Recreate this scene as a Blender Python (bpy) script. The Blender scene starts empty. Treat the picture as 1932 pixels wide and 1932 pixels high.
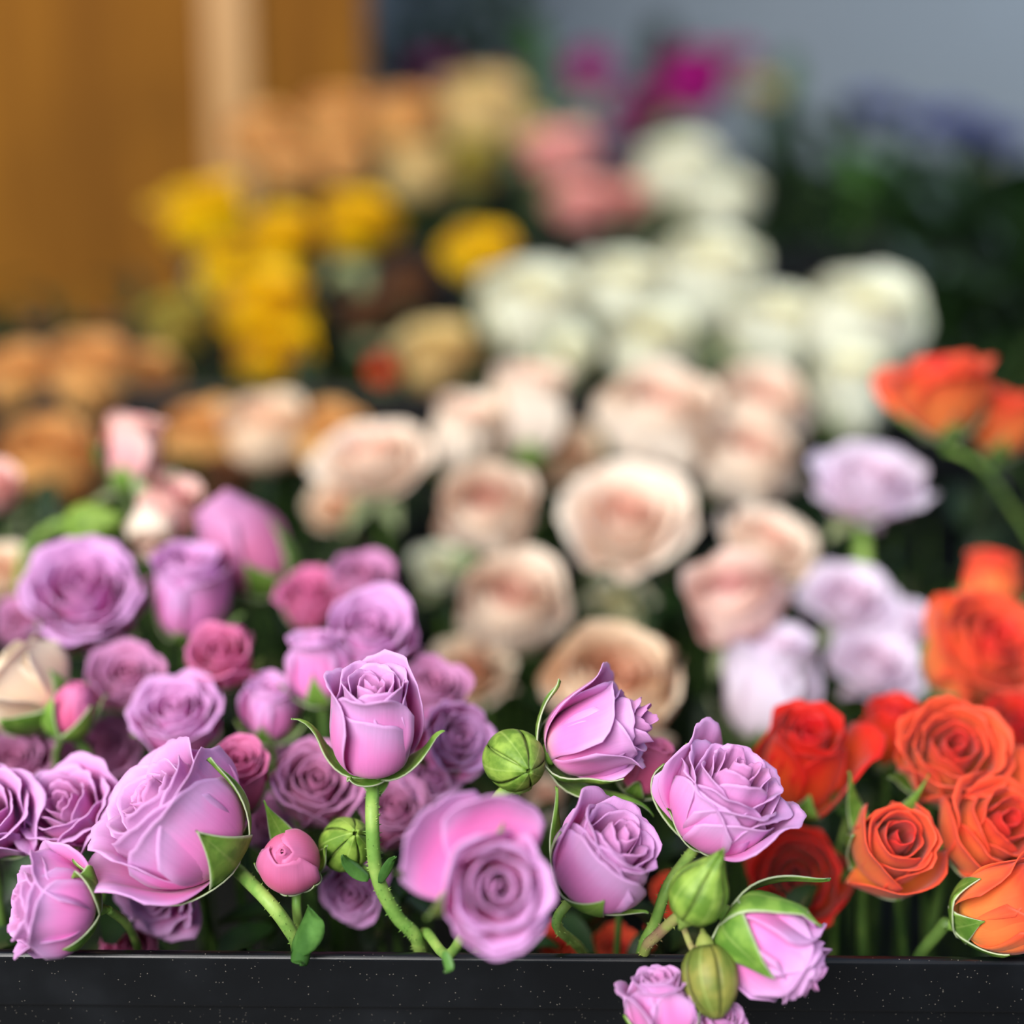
import bpy, math, random
import numpy as np
from mathutils import Vector, Matrix

sc = bpy.context.scene
COL = sc.collection
PI = math.pi

# ------------------------------------------------------------------ camera
FPX = 2796.0                       # focal length in pixels of a 1932 px wide frame
CAM_Z, PITCH, ROLL = 1.25, math.radians(15.0), math.radians(0.45)
cam_data = bpy.data.cameras.new('camera')
cam = bpy.data.objects.new('camera', cam_data)
COL.objects.link(cam)
CAMM = (Matrix.Translation((0, 0, CAM_Z)) @ Matrix.Rotation(PI / 2 - PITCH, 4, 'X') @ Matrix.Rotation(ROLL, 4, 'Z'))
cam.matrix_world = CAMM
cam_data.sensor_width = 36
cam_data.lens = 36 * FPX / 1932
cam_data.clip_start = 0.02
cam_data.dof.use_dof = True
cam_data.dof.focus_distance = 0.497
cam_data.dof.aperture_fstop = 2.1
sc.camera = cam

# ------------------------------------------------------------------ world and lights
world = bpy.data.worlds.new('daylight')
sc.world = world
world.use_nodes = True
wn = world.node_tree
wn.nodes.clear()
w_tc = wn.nodes.new('ShaderNodeTexCoord')
w_sep = wn.nodes.new('ShaderNodeSeparateXYZ')
w_map = wn.nodes.new('ShaderNodeMapRange')
w_map.inputs[1].default_value = -0.6
w_map.inputs[2].default_value = 1.0
w_rmp = wn.nodes.new('ShaderNodeValToRGB')
w_rmp.color_ramp.elements[0].color = (0.05, 0.055, 0.06, 1)
w_rmp.color_ramp.elements[1].color = (0.62, 0.80, 1.15, 1)
w_bg = wn.nodes.new('ShaderNodeBackground')
w_bg.inputs[1].default_value = 0.47
w_out = wn.nodes.new('ShaderNodeOutputWorld')
wn.links.new(w_tc.outputs['Generated'], w_sep.inputs[0])
wn.links.new(w_sep.outputs[2], w_map.inputs[0])
wn.links.new(w_map.outputs[0], w_rmp.inputs[0])
wn.links.new(w_rmp.outputs[0], w_bg.inputs[0])
wn.links.new(w_bg.outputs[0], w_out.inputs[0])

def area(name, loc, target, size, size_y, energy, color):
    l = bpy.data.lights.new(name, 'AREA')
    l.shape = 'RECTANGLE'
    l.size, l.size_y, l.energy, l.color = size, size_y, energy, color
    o = bpy.data.objects.new(name, l)
    COL.objects.link(o)
    o.location = loc
    o.rotation_euler = (Vector(target) - Vector(loc)).to_track_quat('-Z', 'Y').to_euler()
    return o
# daylight from the open shop front behind and above the camera, to the left
area('shopfront_daylight', (-1.0, -1.5, 2.45), (0, 0.6, 1.0), 1.8, 1.4, 142, (1.0, 0.965, 0.93))
# daylight through an opening far back on the right
area('side_daylight', (1.9, 1.9, 2.4), (1.3, 2.9, 1.5), 0.7, 0.9, 34, (0.62, 0.80, 1.0))
# warm shop lamp over the boarded corner
area('warm_shop_lamp', (-0.75, 1.15, 2.15), (-0.45, 1.5, 1.15), 0.25, 0.25, 8, (1.0, 0.70, 0.36))

sc.view_settings.view_transform = 'Standard'
sc.view_settings.look = 'None'
sc.view_settings.gamma = 1
sc.view_settings.use_curve_mapping = False
sc.view_settings.exposure = 0.1
sc.cycles.use_denoising = True
sc.cycles.max_bounces = 5
sc.cycles.diffuse_bounces = 4
sc.cycles.caustics_reflective = False
sc.cycles.caustics_refractive = False
sc.cycles.use_adaptive_sampling = True
sc.cycles.adaptive_threshold = 0.07
sc.cycles.transparent_max_bounces = 8

# ------------------------------------------------------------------ small helpers
def P(px, py, d):
    """the point at depth d along the viewing axis that the photograph shows at px, py"""
    return CAMM @ Vector(((px - 966) / FPX * d, -(py - 966) / FPX * d, -d))

CR = CAMM.to_3x3()
def D(ax):
    """a direction given as right, up, towards the viewer"""
    return (CR @ Vector(ax)).normalized()

def lin(h):
    def f(c):
        c /= 255.0
        return c / 12.92 if c <= 0.04045 else ((c + 0.055) / 1.055) ** 2.4
    return (f(h[0]), f(h[1]), f(h[2]), 1)

def mk_mesh(name, V, F, mats, uv=None, layer=None, smooth=True, fmat=None):
    me = bpy.data.meshes.new(name)
    V = np.asarray(V, dtype=np.float32).reshape(-1, 3)
    me.from_pydata(V.tolist(), [], F)
    if uv is not None:
        ul = me.uv_layers.new(name='UVMap')
        vi = np.zeros(len(me.loops), dtype=np.int32)
        me.loops.foreach_get('vertex_index', vi)
        ul.data.foreach_set('uv', np.asarray(uv, dtype=np.float32)[vi].ravel())
    if layer is not None:
        at = me.attributes.new('layer', 'FLOAT', 'POINT')
        at.data.foreach_set('value', np.asarray(layer, dtype=np.float32))
    for m in (mats if isinstance(mats, (list, tuple)) else [mats]):
        me.materials.append(m)
    if fmat is not None:
        me.polygons.foreach_set('material_index', np.asarray(fmat, dtype=np.int32))
    if smooth:
        me.polygons.foreach_set('use_smooth', np.ones(len(me.polygons), dtype=bool))
    me.update()
    return me

def link(name, me, parent=None):
    o = bpy.data.objects.new(name, me)
    COL.objects.link(o)
    if parent is not None:
        o.parent = parent
    return o

def tag(o, label=None, cat=None, group=None, kind=None):
    if label: o['label'] = label
    if cat: o['category'] = cat
    if group: o['group'] = group
    if kind: o['kind'] = kind
    return o

def empty(name, loc):
    o = bpy.data.objects.new(name, None)
    o.empty_display_size = 0.01
    COL.objects.link(o)
    o.location = loc
    return o

def merge(parts):
    """several (V, F, uv, layer) shapes as one"""
    Vs, Fs, us, ls, n = [], [], [], [], 0
    for V, F, uv, la in parts:
        Vs.append(V); us.append(uv); ls.append(la)
        Fs.extend([tuple(i + n for i in f) for f in F])
        n += len(V)
    return np.vstack(Vs), Fs, np.vstack(us), np.concatenate(ls)

def box(x0, x1, y0, y1, z0, z1):
    V = [(x, y, z) for x in (x0, x1) for y in (y0, y1) for z in (z0, z1)]
    F = [(0, 1, 3, 2), (4, 6, 7, 5), (0, 4, 5, 1), (2, 3, 7, 6), (0, 2, 6, 4), (1, 5, 7, 3)]
    return np.array(V, float), F, np.zeros((8, 2)), np.zeros(8)

def tube(pts, rads, n=10, k=6, cap=True, hairs=0, rng=None):
    """a smooth tube through the points"""
    pts = [Vector(p) for p in pts]
    if len(pts) > 2 or k > 1:
        out, ro = [], []
        for i in range(len(pts) - 1):
            p0 = pts[max(i - 1, 0)]; p1 = pts[i]; p2 = pts[i + 1]; p3 = pts[min(i + 2, len(pts) - 1)]
            for j in range(k):
                t = j / k
                out.append(0.5 * ((2 * p1) + (p2 - p0) * t + (2 * p0 - 5 * p1 + 4 * p2 - p3) * t * t + (3 * p1 - p0 - 3 * p2 + p3) * t ** 3))
                ro.append(rads[i] * (1 - t) + rads[i + 1] * t)
        out.append(pts[-1]); ro.append(rads[-1])
        pts, rads = out, ro
    m = len(pts)
    V, uv, F = [], [], []
    tang = [(pts[min(i + 1, m - 1)] - pts[max(i - 1, 0)]).normalized() for i in range(m)]
    ref = Vector((1, 0, 0)) if abs(tang[0].x) < 0.8 else Vector((0, 1, 0))
    a = tang[0].cross(ref).normalized()
    for i in range(m):
        a = (a - tang[i] * a.dot(tang[i])).normalized()
        b = tang[i].cross(a)
        for j in range(n):
            an = 2 * PI * j / n
            V.append(tuple(pts[i] + (a * math.cos(an) + b * math.sin(an)) * rads[i]))
            uv.append((j / n, i / (m - 1)))
    for i in range(m - 1):
        for j in range(n):
            F.append((i * n + j, i * n + (j + 1) % n, (i + 1) * n + (j + 1) % n, (i + 1) * n + j))
    if cap:
        F.append(tuple(range(n))[::-1]); F.append(tuple((m - 1) * n + j for j in range(n)))
    if hairs:
        for _ in range(hairs):
            i = rng.randrange(1, m - 1); j = rng.randrange(n)
            v0 = Vector(V[i * n + j]).lerp(Vector(V[(i + 1) * n + j]), rng.random())
            nn = (v0 - pts[i]); nn = (nn - tang[i] * nn.dot(tang[i])).normalized()
            w = tang[i] * 0.0002; s = tang[i].cross(nn) * 0.0002
            h = len(V)
            V += [tuple(v0 + w), tuple(v0 + s), tuple(v0 - w), tuple(v0 - s), tuple(v0 + nn * rng.uniform(0.0006, 0.0013) - tang[i] * 0.0002)]
            uv += [(0, 0.5)] * 5
            F += [(h, h + 1, h + 4), (h + 1, h + 2, h + 4), (h + 2, h + 3, h + 4), (h + 3, h, h + 4)]
    return np.array(V), F, np.array(uv), np.zeros(len(V))

# ------------------------------------------------------------------ materials
def new_mat(name):
    m = bpy.data.materials.new(name)
    m.use_nodes = True
    nt = m.node_tree
    for n in list(nt.nodes):
        nt.nodes.remove(n)
    return m, nt

class N:
    """short hand for node graphs"""
    def __init__(s, nt): s.nt = nt
    def new(s, t, **kw):
        n = s.nt.nodes.new(t)
        for k, v in kw.items(): setattr(n, k, v)
        return n
    def put(s, inp, v):
        if isinstance(v, bpy.types.NodeSocket): s.nt.links.new(v, inp)
        else: inp.default_value = v
    def math(s, op, a, b=0.0, c=None, clamp=False):
        n = s.new('ShaderNodeMath', operation=op); n.use_clamp = clamp
        s.put(n.inputs[0], a); s.put(n.inputs[1], b)
        if c is not None: s.put(n.inputs[2], c)
        return n.outputs[0]
    def mix(s, f, a, b):
        n = s.new('ShaderNodeMix', data_type='RGBA')
        s.put(n.inputs[0], f); s.put(n.inputs[6], a); s.put(n.inputs[7], b)
        return n.outputs[2]
    def step(s, v, lo, hi):
        n = s.new('ShaderNodeMapRange'); n.interpolation_type = 'SMOOTHSTEP'
        s.put(n.inputs[0], v); n.inputs[1].default_value = lo; n.inputs[2].default_value = hi
        return n.outputs[0]
    def noise(s, scale, detail=2.0, vec=None, rough=0.5):
        n = s.new('ShaderNodeTexNoise'); n.inputs['Scale'].default_value = scale
        n.inputs['Detail'].default_value = detail; n.inputs['Roughness'].default_value = rough
        if vec is not None: s.nt.links.new(vec, n.inputs['Vector'])
        return n.outputs[0]

def petal_mat(name, base, mid, rim, inn, heart, rough=0.48, trans=0.27, edge=0.5, irim=None):
    """petal: base, middle and rim colour outside, another colour inside, a tint for the heart petals"""
    m, nt = new_mat(name); g = N(nt)
    uv = g.new('ShaderNodeUVMap'); sp = g.new('ShaderNodeSeparateXYZ'); nt.links.new(uv.outputs[0], sp.inputs[0])
    u = g.math('ABSOLUTE', g.math('MULTIPLY_ADD', sp.outputs[0], 2.0, -1.0)); v = sp.outputs[1]
    tc = g.new('ShaderNodeTexCoord')
    nz = g.noise(70, 3, tc.outputs['Object'])
    vv = g.math('ADD', v, g.math('MULTIPLY_ADD', nz, 0.36, -0.18))
    edgef = g.math('MAXIMUM', g.step(v, 0.88, 1.0), g.step(u, 0.86, 1.0))
    edgef = g.math('MULTIPLY', edgef, edge)
    c = g.mix(g.step(vv, 0.02, 0.42), lin(base), lin(mid))
    c = g.mix(g.step(vv, 0.55, 1.0), c, lin(rim))
    ci = g.mix(g.step(vv, 0.10, 0.55), lin(base), lin(inn))
    if irim: ci = g.mix(g.step(vv, 0.55, 1.0), ci, lin(irim))
    geo = g.new('ShaderNodeNewGeometry')
    c = g.mix(geo.outputs['Backfacing'], c, ci)
    c = g.mix(edgef, c, lin(rim))
    la = g.new('ShaderNodeAttribute'); la.attribute_name = 'layer'
    c = g.mix(g.math('MULTIPLY', g.math('SUBTRACT', 1.0, g.step(la.outputs['Fac'], 0.0, 0.55)), 0.75), c, lin(heart))
    # fine veins running up the petal
    mp = g.new('ShaderNodeMapping'); mp.inputs['Scale'].default_value = (60, 3, 1)
    nt.links.new(uv.outputs[0], mp.inputs[0])
    vein = g.noise(1.0, 3, mp.outputs[0])
    hs = g.new('ShaderNodeHueSaturation'); nt.links.new(c, hs.inputs['Color'])
    g.put(hs.inputs['Value'], g.math('MULTIPLY_ADD', vein, 0.16, 0.92))
    c = hs.outputs[0]
    bp = g.new('ShaderNodeBump'); bp.inputs['Strength'].default_value = 0.10; bp.inputs['Distance'].default_value = 0.0006
    nt.links.new(vein, bp.inputs['Height'])
    b = g.new('ShaderNodeBsdfPrincipled')
    nt.links.new(c, b.inputs['Base Color']); b.inputs['Roughness'].default_value = rough
    b.inputs['Specular IOR Level'].default_value = 0.25
    b.inputs['Sheen Weight'].default_value = 0.12; b.inputs['Sheen Roughness'].default_value = 0.4
    nt.links.new(bp.outputs[0], b.inputs['Normal'])
    # light that passes through a petal comes out redder
    tm = g.new('ShaderNodeMix', data_type='RGBA'); tm.blend_type = 'MULTIPLY'; tm.inputs[0].default_value = 1.0
    nt.links.new(c, tm.inputs[6]); tm.inputs[7].default_value = (1.0, 0.72, 0.66, 1)
    t = g.new('ShaderNodeBsdfTranslucent'); nt.links.new(tm.outputs[2], t.inputs[0])
    mx = g.new('ShaderNodeMixShader'); mx.inputs[0].default_value = trans
    nt.links.new(b.outputs[0], mx.inputs[1]); nt.links.new(t.outputs[0], mx.inputs[2])
    o = g.new('ShaderNodeOutputMaterial'); nt.links.new(mx.outputs[0], o.inputs[0])
    return m

def green_mat(name, a, b_, edge=None, rough=0.5, trans=0.2, scale=140, back=None):
    m, nt = new_mat(name); g = N(nt)
    tc = g.new('ShaderNodeTexCoord')
    c = g.mix(g.step(g.noise(scale, 3, tc.outputs['Object']), 0.35, 0.68), lin(a), lin(b_))
    uv = g.new('ShaderNodeUVMap'); sp = g.new('ShaderNodeSeparateXYZ'); nt.links.new(uv.outputs[0], sp.inputs[0])
    u = g.math('ABSOLUTE', g.math('MULTIPLY_ADD', sp.outputs[0], 2.0, -1.0))
    if back:
        geo = g.new('ShaderNodeNewGeometry'); c = g.mix(geo.outputs['Backfacing'], c, lin(back))
    if edge:
        c = g.mix(g.math('MULTIPLY', g.step(u, 0.86, 1.0), 0.6), c, lin(edge))
    mid = g.math('SUBTRACT', 1.0, g.step(u, 0.0, 0.12))
    if edge: c = g.mix(g.math('MULTIPLY', mid, 0.25), c, lin((190, 215, 120)))
    b = g.new('ShaderNodeBsdfPrincipled'); nt.links.new(c, b.inputs['Base Color']); b.inputs['Roughness'].default_value = rough
    b.inputs['Specular IOR Level'].default_value = 0.3
    bp = g.new('ShaderNodeBump'); bp.inputs['Strength'].default_value = 0.25; bp.inputs['Distance'].default_value = 0.0005
    nt.links.new(g.noise(scale * 5, 2, tc.outputs['Object']), bp.inputs['Height']); nt.links.new(bp.outputs[0], b.inputs['Normal'])
    t = g.new('ShaderNodeBsdfTranslucent'); nt.links.new(c, t.inputs[0])
    mx = g.new('ShaderNodeMixShader'); mx.inputs[0].default_value = trans
    nt.links.new(b.outputs[0], mx.inputs[1]); nt.links.new(t.outputs[0], mx.inputs[2])
    o = g.new('ShaderNodeOutputMaterial'); nt.links.new(mx.outputs[0], o.inputs[0])
    return m

MP = {   # base, middle, rim (outside), inside, heart
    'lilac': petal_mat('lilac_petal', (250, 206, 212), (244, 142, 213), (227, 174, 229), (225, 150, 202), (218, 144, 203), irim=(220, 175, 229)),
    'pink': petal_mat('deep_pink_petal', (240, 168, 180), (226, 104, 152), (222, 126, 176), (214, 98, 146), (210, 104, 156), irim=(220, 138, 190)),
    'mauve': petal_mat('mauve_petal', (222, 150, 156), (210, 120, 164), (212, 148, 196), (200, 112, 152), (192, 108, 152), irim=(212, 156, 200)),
    'peach': petal_mat('peach_petal', (240, 238, 212), (242, 230, 214), (246, 238, 220), (242, 212, 194), (238, 184, 164), irim=(246, 234, 216), trans=.26),
    'beige': petal_mat('beige_petal', (238, 220, 176), (244, 218, 186), (248, 236, 210), (242, 204, 168), (236, 178, 142), irim=(248, 234, 208), trans=.26),
    'blush': petal_mat('blush_petal', (242, 236, 206), (242, 208, 200), (245, 224, 214), (240, 194, 188), (236, 176, 176), irim=(244, 226, 214)),
    'pale': petal_mat('pale_lilac_petal', (238, 232, 224), (238, 224, 240), (234, 228, 248), (230, 210, 234), (228, 200, 224), irim=(234, 226, 246)),
    'orange': petal_mat('orange_petal', (252, 206, 84), (253, 138, 72), (246, 92, 60), (230, 44, 38), (224, 32, 46), irim=(238, 60, 48), edge=0.3, trans=0.25),
    'red': petal_mat('red_petal', (244, 160, 50), (236, 84, 36), (216, 36, 28), (206, 22, 26), (196, 16, 34), irim=(210, 30, 30), edge=0.2, trans=0.22),
    'white': petal_mat('white_petal', (220, 232, 176), (234, 241, 216), (238, 246, 230), (228, 234, 190), (220, 214, 146), irim=(236, 246, 226)),
    'yellow': petal_mat('yellow_petal', (200, 186, 30), (234, 200, 8), (238, 204, 8), (222, 182, 4), (214, 170, 4), edge=0.1, trans=0.25),
    'apricot': petal_mat('apricot_petal', (210, 178, 104), (222, 170, 98), (228, 182, 112), (212, 152, 80), (206, 138, 68), irim=(226, 180, 114)),
    'straw':  petal_mat('straw_petal', (190, 184, 96), (224, 202, 138), (226, 206, 146), (206, 184, 110), (196, 168, 90), irim=(222, 204, 142)),
    'rosepink': petal_mat('rose_pink_petal', (230, 176, 146), (240, 172, 166), (242, 186, 180), (234, 154, 142), (226, 140, 130), irim=(240, 184, 176)),
    'candy':  petal_mat('pink_cream_petal', (240, 226, 190), (238, 178, 182), (242, 206, 196), (236, 172, 172), (232, 160, 166), irim=(242, 206, 196)),
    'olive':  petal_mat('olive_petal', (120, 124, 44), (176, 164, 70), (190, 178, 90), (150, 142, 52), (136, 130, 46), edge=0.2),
    'magenta': petal_mat('magenta_petal', (140, 10, 90), (176, 16, 132), (190, 30, 150), (150, 6, 108), (150, 6, 100), edge=0.2),
    'blue':   petal_mat('blue_petal', (50, 60, 110), (76, 86, 160), (96, 104, 176), (62, 66, 140), (60, 56, 120), edge=0.2),
    'violet': petal_mat('violet_petal', (110, 100, 150), (150, 140, 190), (170, 160, 206), (130, 116, 176), (120, 100, 160), edge=0.2),
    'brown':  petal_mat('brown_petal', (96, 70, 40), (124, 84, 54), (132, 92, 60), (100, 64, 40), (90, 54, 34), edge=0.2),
}
M_SEPAL = green_mat('sepal_green', (96, 140, 52), (136, 176, 74), edge=(226, 228, 204), trans=0.25, back=(150, 166, 120))
M_SEPALW = green_mat('sepal_bronze', (104, 112, 50), (140, 150, 74), edge=(226, 222, 196), trans=0.2, back=(150, 148, 112))
M_CALYX = green_mat('calyx_green', (110, 158, 60), (146, 188, 84), trans=0.08, scale=200)
M_STEM = green_mat('stem_green', (108, 150, 66), (150, 180, 90), trans=0.05, scale=110)
M_STEM_SHADE = green_mat('shaded_stem_green', (54, 84, 36), (84, 112, 50), trans=0.05, scale=60)  # the stem green with the shade of the gaps put into its colour
M_STEMB = green_mat('reddish_stem', (150, 120, 96), (150, 170, 84), trans=0.05, scale=70)
M_BUD = green_mat('bud_green', (94, 130, 44), (142, 174, 72), edge=(70, 96, 34), trans=0.1, scale=170)
M_BUDR = green_mat('bud_bronze', (104, 120, 50), (150, 146, 70), edge=(84, 84, 40), trans=0.1, scale=120)
M_LEAF = green_mat('leaf_green', (62, 104, 44), (98, 146, 70), trans=0.25, scale=90, rough=0.4, back=(110, 150, 96))
M_LEAF_SHADE = green_mat('dark_shaded_leaf', (20, 38, 18), (38, 64, 28), trans=0.2, scale=40, rough=0.45)  # dark foliage green, deepened with the shade between and behind the blooms
# ------------------------------------------------------------------ petals and roses
def centreline(L, betas, r0, z0, curl, knots=(0, .15, .35, .6, .82, 1), n=80):
    vs = np.linspace(0, 1, n + 1)
    be = np.interp(vs, knots, betas)
    ker = np.ones(9) / 9
    be = np.convolve(np.pad(be, 4, mode='edge'), ker, mode='valid')
    be = be + curl * np.clip((vs - 0.80) / 0.20, 0, 1) ** 1.4
    be = np.radians(be)
    dr = L * np.sin(be) / n; dz = L * np.cos(be) / n
    r = r0 + np.concatenate([[0], np.cumsum(dr[:-1])])
    z = z0 + np.concatenate([[0], np.cumsum(dz[:-1])])
    return vs, np.maximum(r, 0.004), z

def petal(rng, L=1.0, W=0.4, phi=0.0, betas=(80, 60, 15, -4, -2, 10), r0=0.02, z0=0.0, curl=30, flat=1.0, roll=0.05,
          tr=0.26, point=0.0, ripple=0.02, spiral=0.0, nu=17, nv=18, shape='petal', layer=1.0, skew=0.0, amax=2.9, notch=0.0):
    """one petal as a grid: u across, v from base to tip, wrapped about the z axis; phi is the side it sits on"""
    vs, rc, zc = centreline(L, betas, r0, z0, curl)
    u = np.linspace(-1, 1, nu)[None, :]; v = np.linspace(0, 1, nv)[:, None] ** 0.9
    ve = v * (1 - tr * np.abs(u) ** 2.6 + skew * u) + point * np.exp(-(u / 0.22) ** 2) * v ** 5 - notch * np.exp(-(u / 0.12) ** 2) * v ** 8
    f1, f2, p1, p2, p3 = rng.uniform(.7, 1.3), rng.uniform(1.5, 2.6), rng.uniform(0, 6.3), rng.uniform(0, 6.3), rng.uniform(0, 6.3)
    ve = np.clip(ve * (1 + 0.018 * np.sin(5.1 * u + p3) * v ** 3 + (0.010 * np.sin(13 * u + p1) + 0.007 * np.sin(23 * u + p2)) * v ** 8), 0, 1.0)
    if shape == 'petal':
        w = W * (0.26 + 0.74 * np.sin(PI / 2 * np.clip(ve / 0.6, 0, 1)) ** 0.9) + 0 * u
    elif shape == 'sepal':
        w = W * np.sin(PI * np.clip(0.16 + 0.84 * v, 0, 1) ** 0.75) ** 0.8 * (1 - 0.76 * v) * 1.35 + 0.012 * W + 0 * u
        ve = v + 0 * u
    else:  # leaf
        w = W * np.sin(PI * np.clip(0.03 + 0.97 * v, 0, 1) ** 0.8) ** 0.75 + 0 * u
        ve = v + 0 * u
        w = w * (1 + 0.07 * np.abs(((v * 9) % 1) - 0.5) * (np.abs(u) > 0.9))
    r = np.interp(ve, vs, rc); z = np.interp(ve, vs, zc)
    rho = flat * np.maximum(r, 0.035) * (1 + spiral * u)
    ang = np.clip(u * w / rho, -amax, amax)
    xr = (r - rho) + rho * np.cos(ang); xt = rho * np.sin(ang)
    sm = np.clip((v - 0.25) / 0.6, 0, 1); sm = sm * sm * (3 - 2 * sm)
    q = roll * np.clip((np.abs(u) - 0.45) / 0.55, 0, 1) ** 2 * sm
    wob = ripple * (v ** 2) * (np.sin(f1 * 3.1 * u + p1) + 0.6 * np.sin(f2 * 5.0 * u + p2 + 2.5 * v))
    xr = xr + (q + wob) * np.cos(ang); xt = xt + (q + wob) * np.sin(ang)
    z = z - 0.35 * q
    if shape == 'leaf':
        z = z + 0.22 * W * np.abs(u) * np.sin(PI * v) ** .5
    c, s = math.cos(phi), math.sin(phi)
    V = np.stack([xr * c - xt * s, xr * s + xt * c, z], -1).reshape(-1, 3)
    uv = np.stack([(u + 1) / 2 + 0 * v, v + 0 * u], -1).reshape(-1, 2)
    F = [(j * nu + i, j * nu + i + 1, (j + 1) * nu + i + 1, (j + 1) * nu + i) for j in range(nv - 1) for i in range(nu - 1)]
    return V, F, uv, np.full(len(V), layer)

# a form gives the shape at the heart, halfway and at the outside
FORMS = {
    # tight bud: petals closed over the tip
    'bud':    dict(n=9,  bi=(30, 12, 0, -6, -12, -16), bm=(75, 48, 8, -10, -22, -34), bo=(86, 64, 16, -12, -28, -40), L=(.80, .98, 1.0), W=(.12, .40, .46), flat=(1, 1, 1), roll=(0, .01, .03), curl=(0, 0, 12), rip=.006),
    # slim goblet: tall and just opening
    'goblet': dict(n=14, bi=(25, 10, 2, 0, -4, -6), bm=(70, 42, 6, -4, -4, -2), bo=(86, 62, 14, -5, -5, 6), L=(.80, .90, .98), W=(.14, .34, .46), flat=(1, 1, 1.1), roll=(0, .03, .08), curl=(8, 24, 46), rip=.010),
    # half open cup
    'cup':    dict(n=17, bi=(25, 10, 3, 0, -4, -8), bm=(76, 56, 18, 0, -4, 4), bo=(88, 72, 34, 10, 10, 24), L=(.70, .86, .98), W=(.15, .36, .50), flat=(1, 1, 1.15), roll=(0, .04, .12), curl=(10, 34, 60), rip=.014),
    # open rose with flared outer petals
    'open':   dict(n=20, bi=(28, 12, 4, 0, -4, -6), bm=(80, 62, 26, 6, 6, 16), bo=(90, 80, 58, 40, 40, 56), L=(.62, .80, .96), W=(.15, .36, .50), flat=(1, 1.1, 1.4), roll=(0, .05, .15), curl=(14, 40, 64), rip=.02),
    # round, many petalled garden rose
    'globe':  dict(n=19, bi=(30, 14, 6, 0, -6, -12), bm=(82, 66, 24, -4, -14, -16), bo=(90, 78, 40, 6, -8, 0), L=(.62, .88, 1.0), W=(.15, .42, .54), flat=(1, 1, 1.1), roll=(0, .03, .10), curl=(10, 22, 50), rip=.014),
    # loose ruffled bloom
    'ruffle': dict(n=22, bi=(30, 20, 14, 10, 10, 10), bm=(70, 56, 40, 34, 36, 44), bo=(86, 80, 72, 66, 70, 84), L=(.6, .8, .95), W=(.12, .26, .36), flat=(1, 1.4, 1.8), roll=(0, .05, .08), curl=(20, 40, 40), rip=.05),
}

def lerp3(t, a, b, c):
    a, b, c = np.asarray(a, float), np.asarray(b, float), np.asarray(c, float)
    return a + (b - a) * (t / .45) if t < .45 else b + (c - b) * ((t - .45) / .55)

def rose_petals(form, seed, res=(17, 18), **over):
    f = dict(FORMS[form]); f.update(over)
    rng = random.Random(seed)
    n = f['n']; ph = rng.uniform(0, 6.28) if 'phase' not in f else f['phase']
    out = []
    for i in range(n):
        t = i / (n - 1)
        be = lerp3(t, f['bi'], f['bm'], f['bo']) + np.array([0, rng.uniform(-3, 3), rng.uniform(-3, 3), rng.uniform(-3, 3), rng.uniform(-4, 4), rng.uniform(-5, 5)]) * (0.3 + t)
        L = float(lerp3(t, *f['L'])) * rng.uniform(.95, 1.04)
        W = float(lerp3(t, *f['W'])) * rng.uniform(.92, 1.08)
        ph += math.radians(137.5 if t > .3 else 118) + rng.uniform(-.18, .18)
        out.append(petal(rng, L=L, W=W, phi=ph, betas=be, r0=.012 + .03 * t, z0=.02 * (1 - t) + 0.0, curl=float(lerp3(t, *f['curl'])) * rng.uniform(.6, 1.3),
                         flat=float(lerp3(t, *f['flat'])), roll=float(lerp3(t, *f['roll'])) * rng.uniform(.6, 1.4), spiral=.10 * (1 - .5 * t),
                         point=rng.uniform(.0, .07) * t, ripple=f['rip'] * (.4 + t), nu=res[0], nv=res[1], layer=t,
                         skew=rng.uniform(-.04, .04) * t, notch=rng.choice((0, 0, .03, .05)) * t, tr=f.get('tr', .24)))
    for e in f.get('extra', ()):
        e = dict(e); a = dict(L=1.0, W=.46, layer=1.0, nu=res[0], nv=res[1], r0=.065, ripple=.012); a.update(e)
        out.append(petal(rng, **a))
    return out

SEPAL_B = {'hug': (92, 68, 20, 0, 0, 8), 'half': (95, 80, 52, 34, 30, 40), 'spread': (95, 88, 74, 60, 40, 10), 'reflex': (95, 112, 128, 140, 150, 170), 'down': (100, 130, 160, 175, 180, 185),
           'bend': (92, 76, 40, 20, 50, 100)}
def sepals(rng, form, modes, res=(9, 14), Ls=.62, Ws=.17):
    """modes: (angle in degrees or None, kind, length, width)"""
    out = []
    grow = {'bud': 2, 'goblet': 4, 'cup': 16, 'open': 26, 'globe': 14, 'ruffle': 30}[form]
    for k, md in enumerate(modes):
        a, kind = md[0], md[1]
        L = md[2] if len(md) > 2 else Ls * rng.uniform(.85, 1.15)
        W = md[3] if len(md) > 3 else Ws * rng.uniform(.85, 1.1)
        if a is None: a = k * 72 + rng.uniform(-14, 14)
        be = np.array(SEPAL_B[kind] if isinstance(kind, str) else kind, float)
        if kind == 'hug': be = be + np.array([0, 6, grow, grow * .6, grow * .4, 0])
        be = be + np.array([0, 0, rng.uniform(-4, 4), rng.uniform(-6, 6), rng.uniform(-10, 10), rng.uniform(-16, 16)])
        out.append(petal(rng, L=L, W=W, phi=math.radians(a), betas=be, r0=.06, z0=-.045, curl=rng.uniform(-10, 30), flat=1.25, roll=.02, ripple=.01, nu=res[0], nv=res[1], shape='sepal', skew=0, layer=1))
    return out

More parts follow.
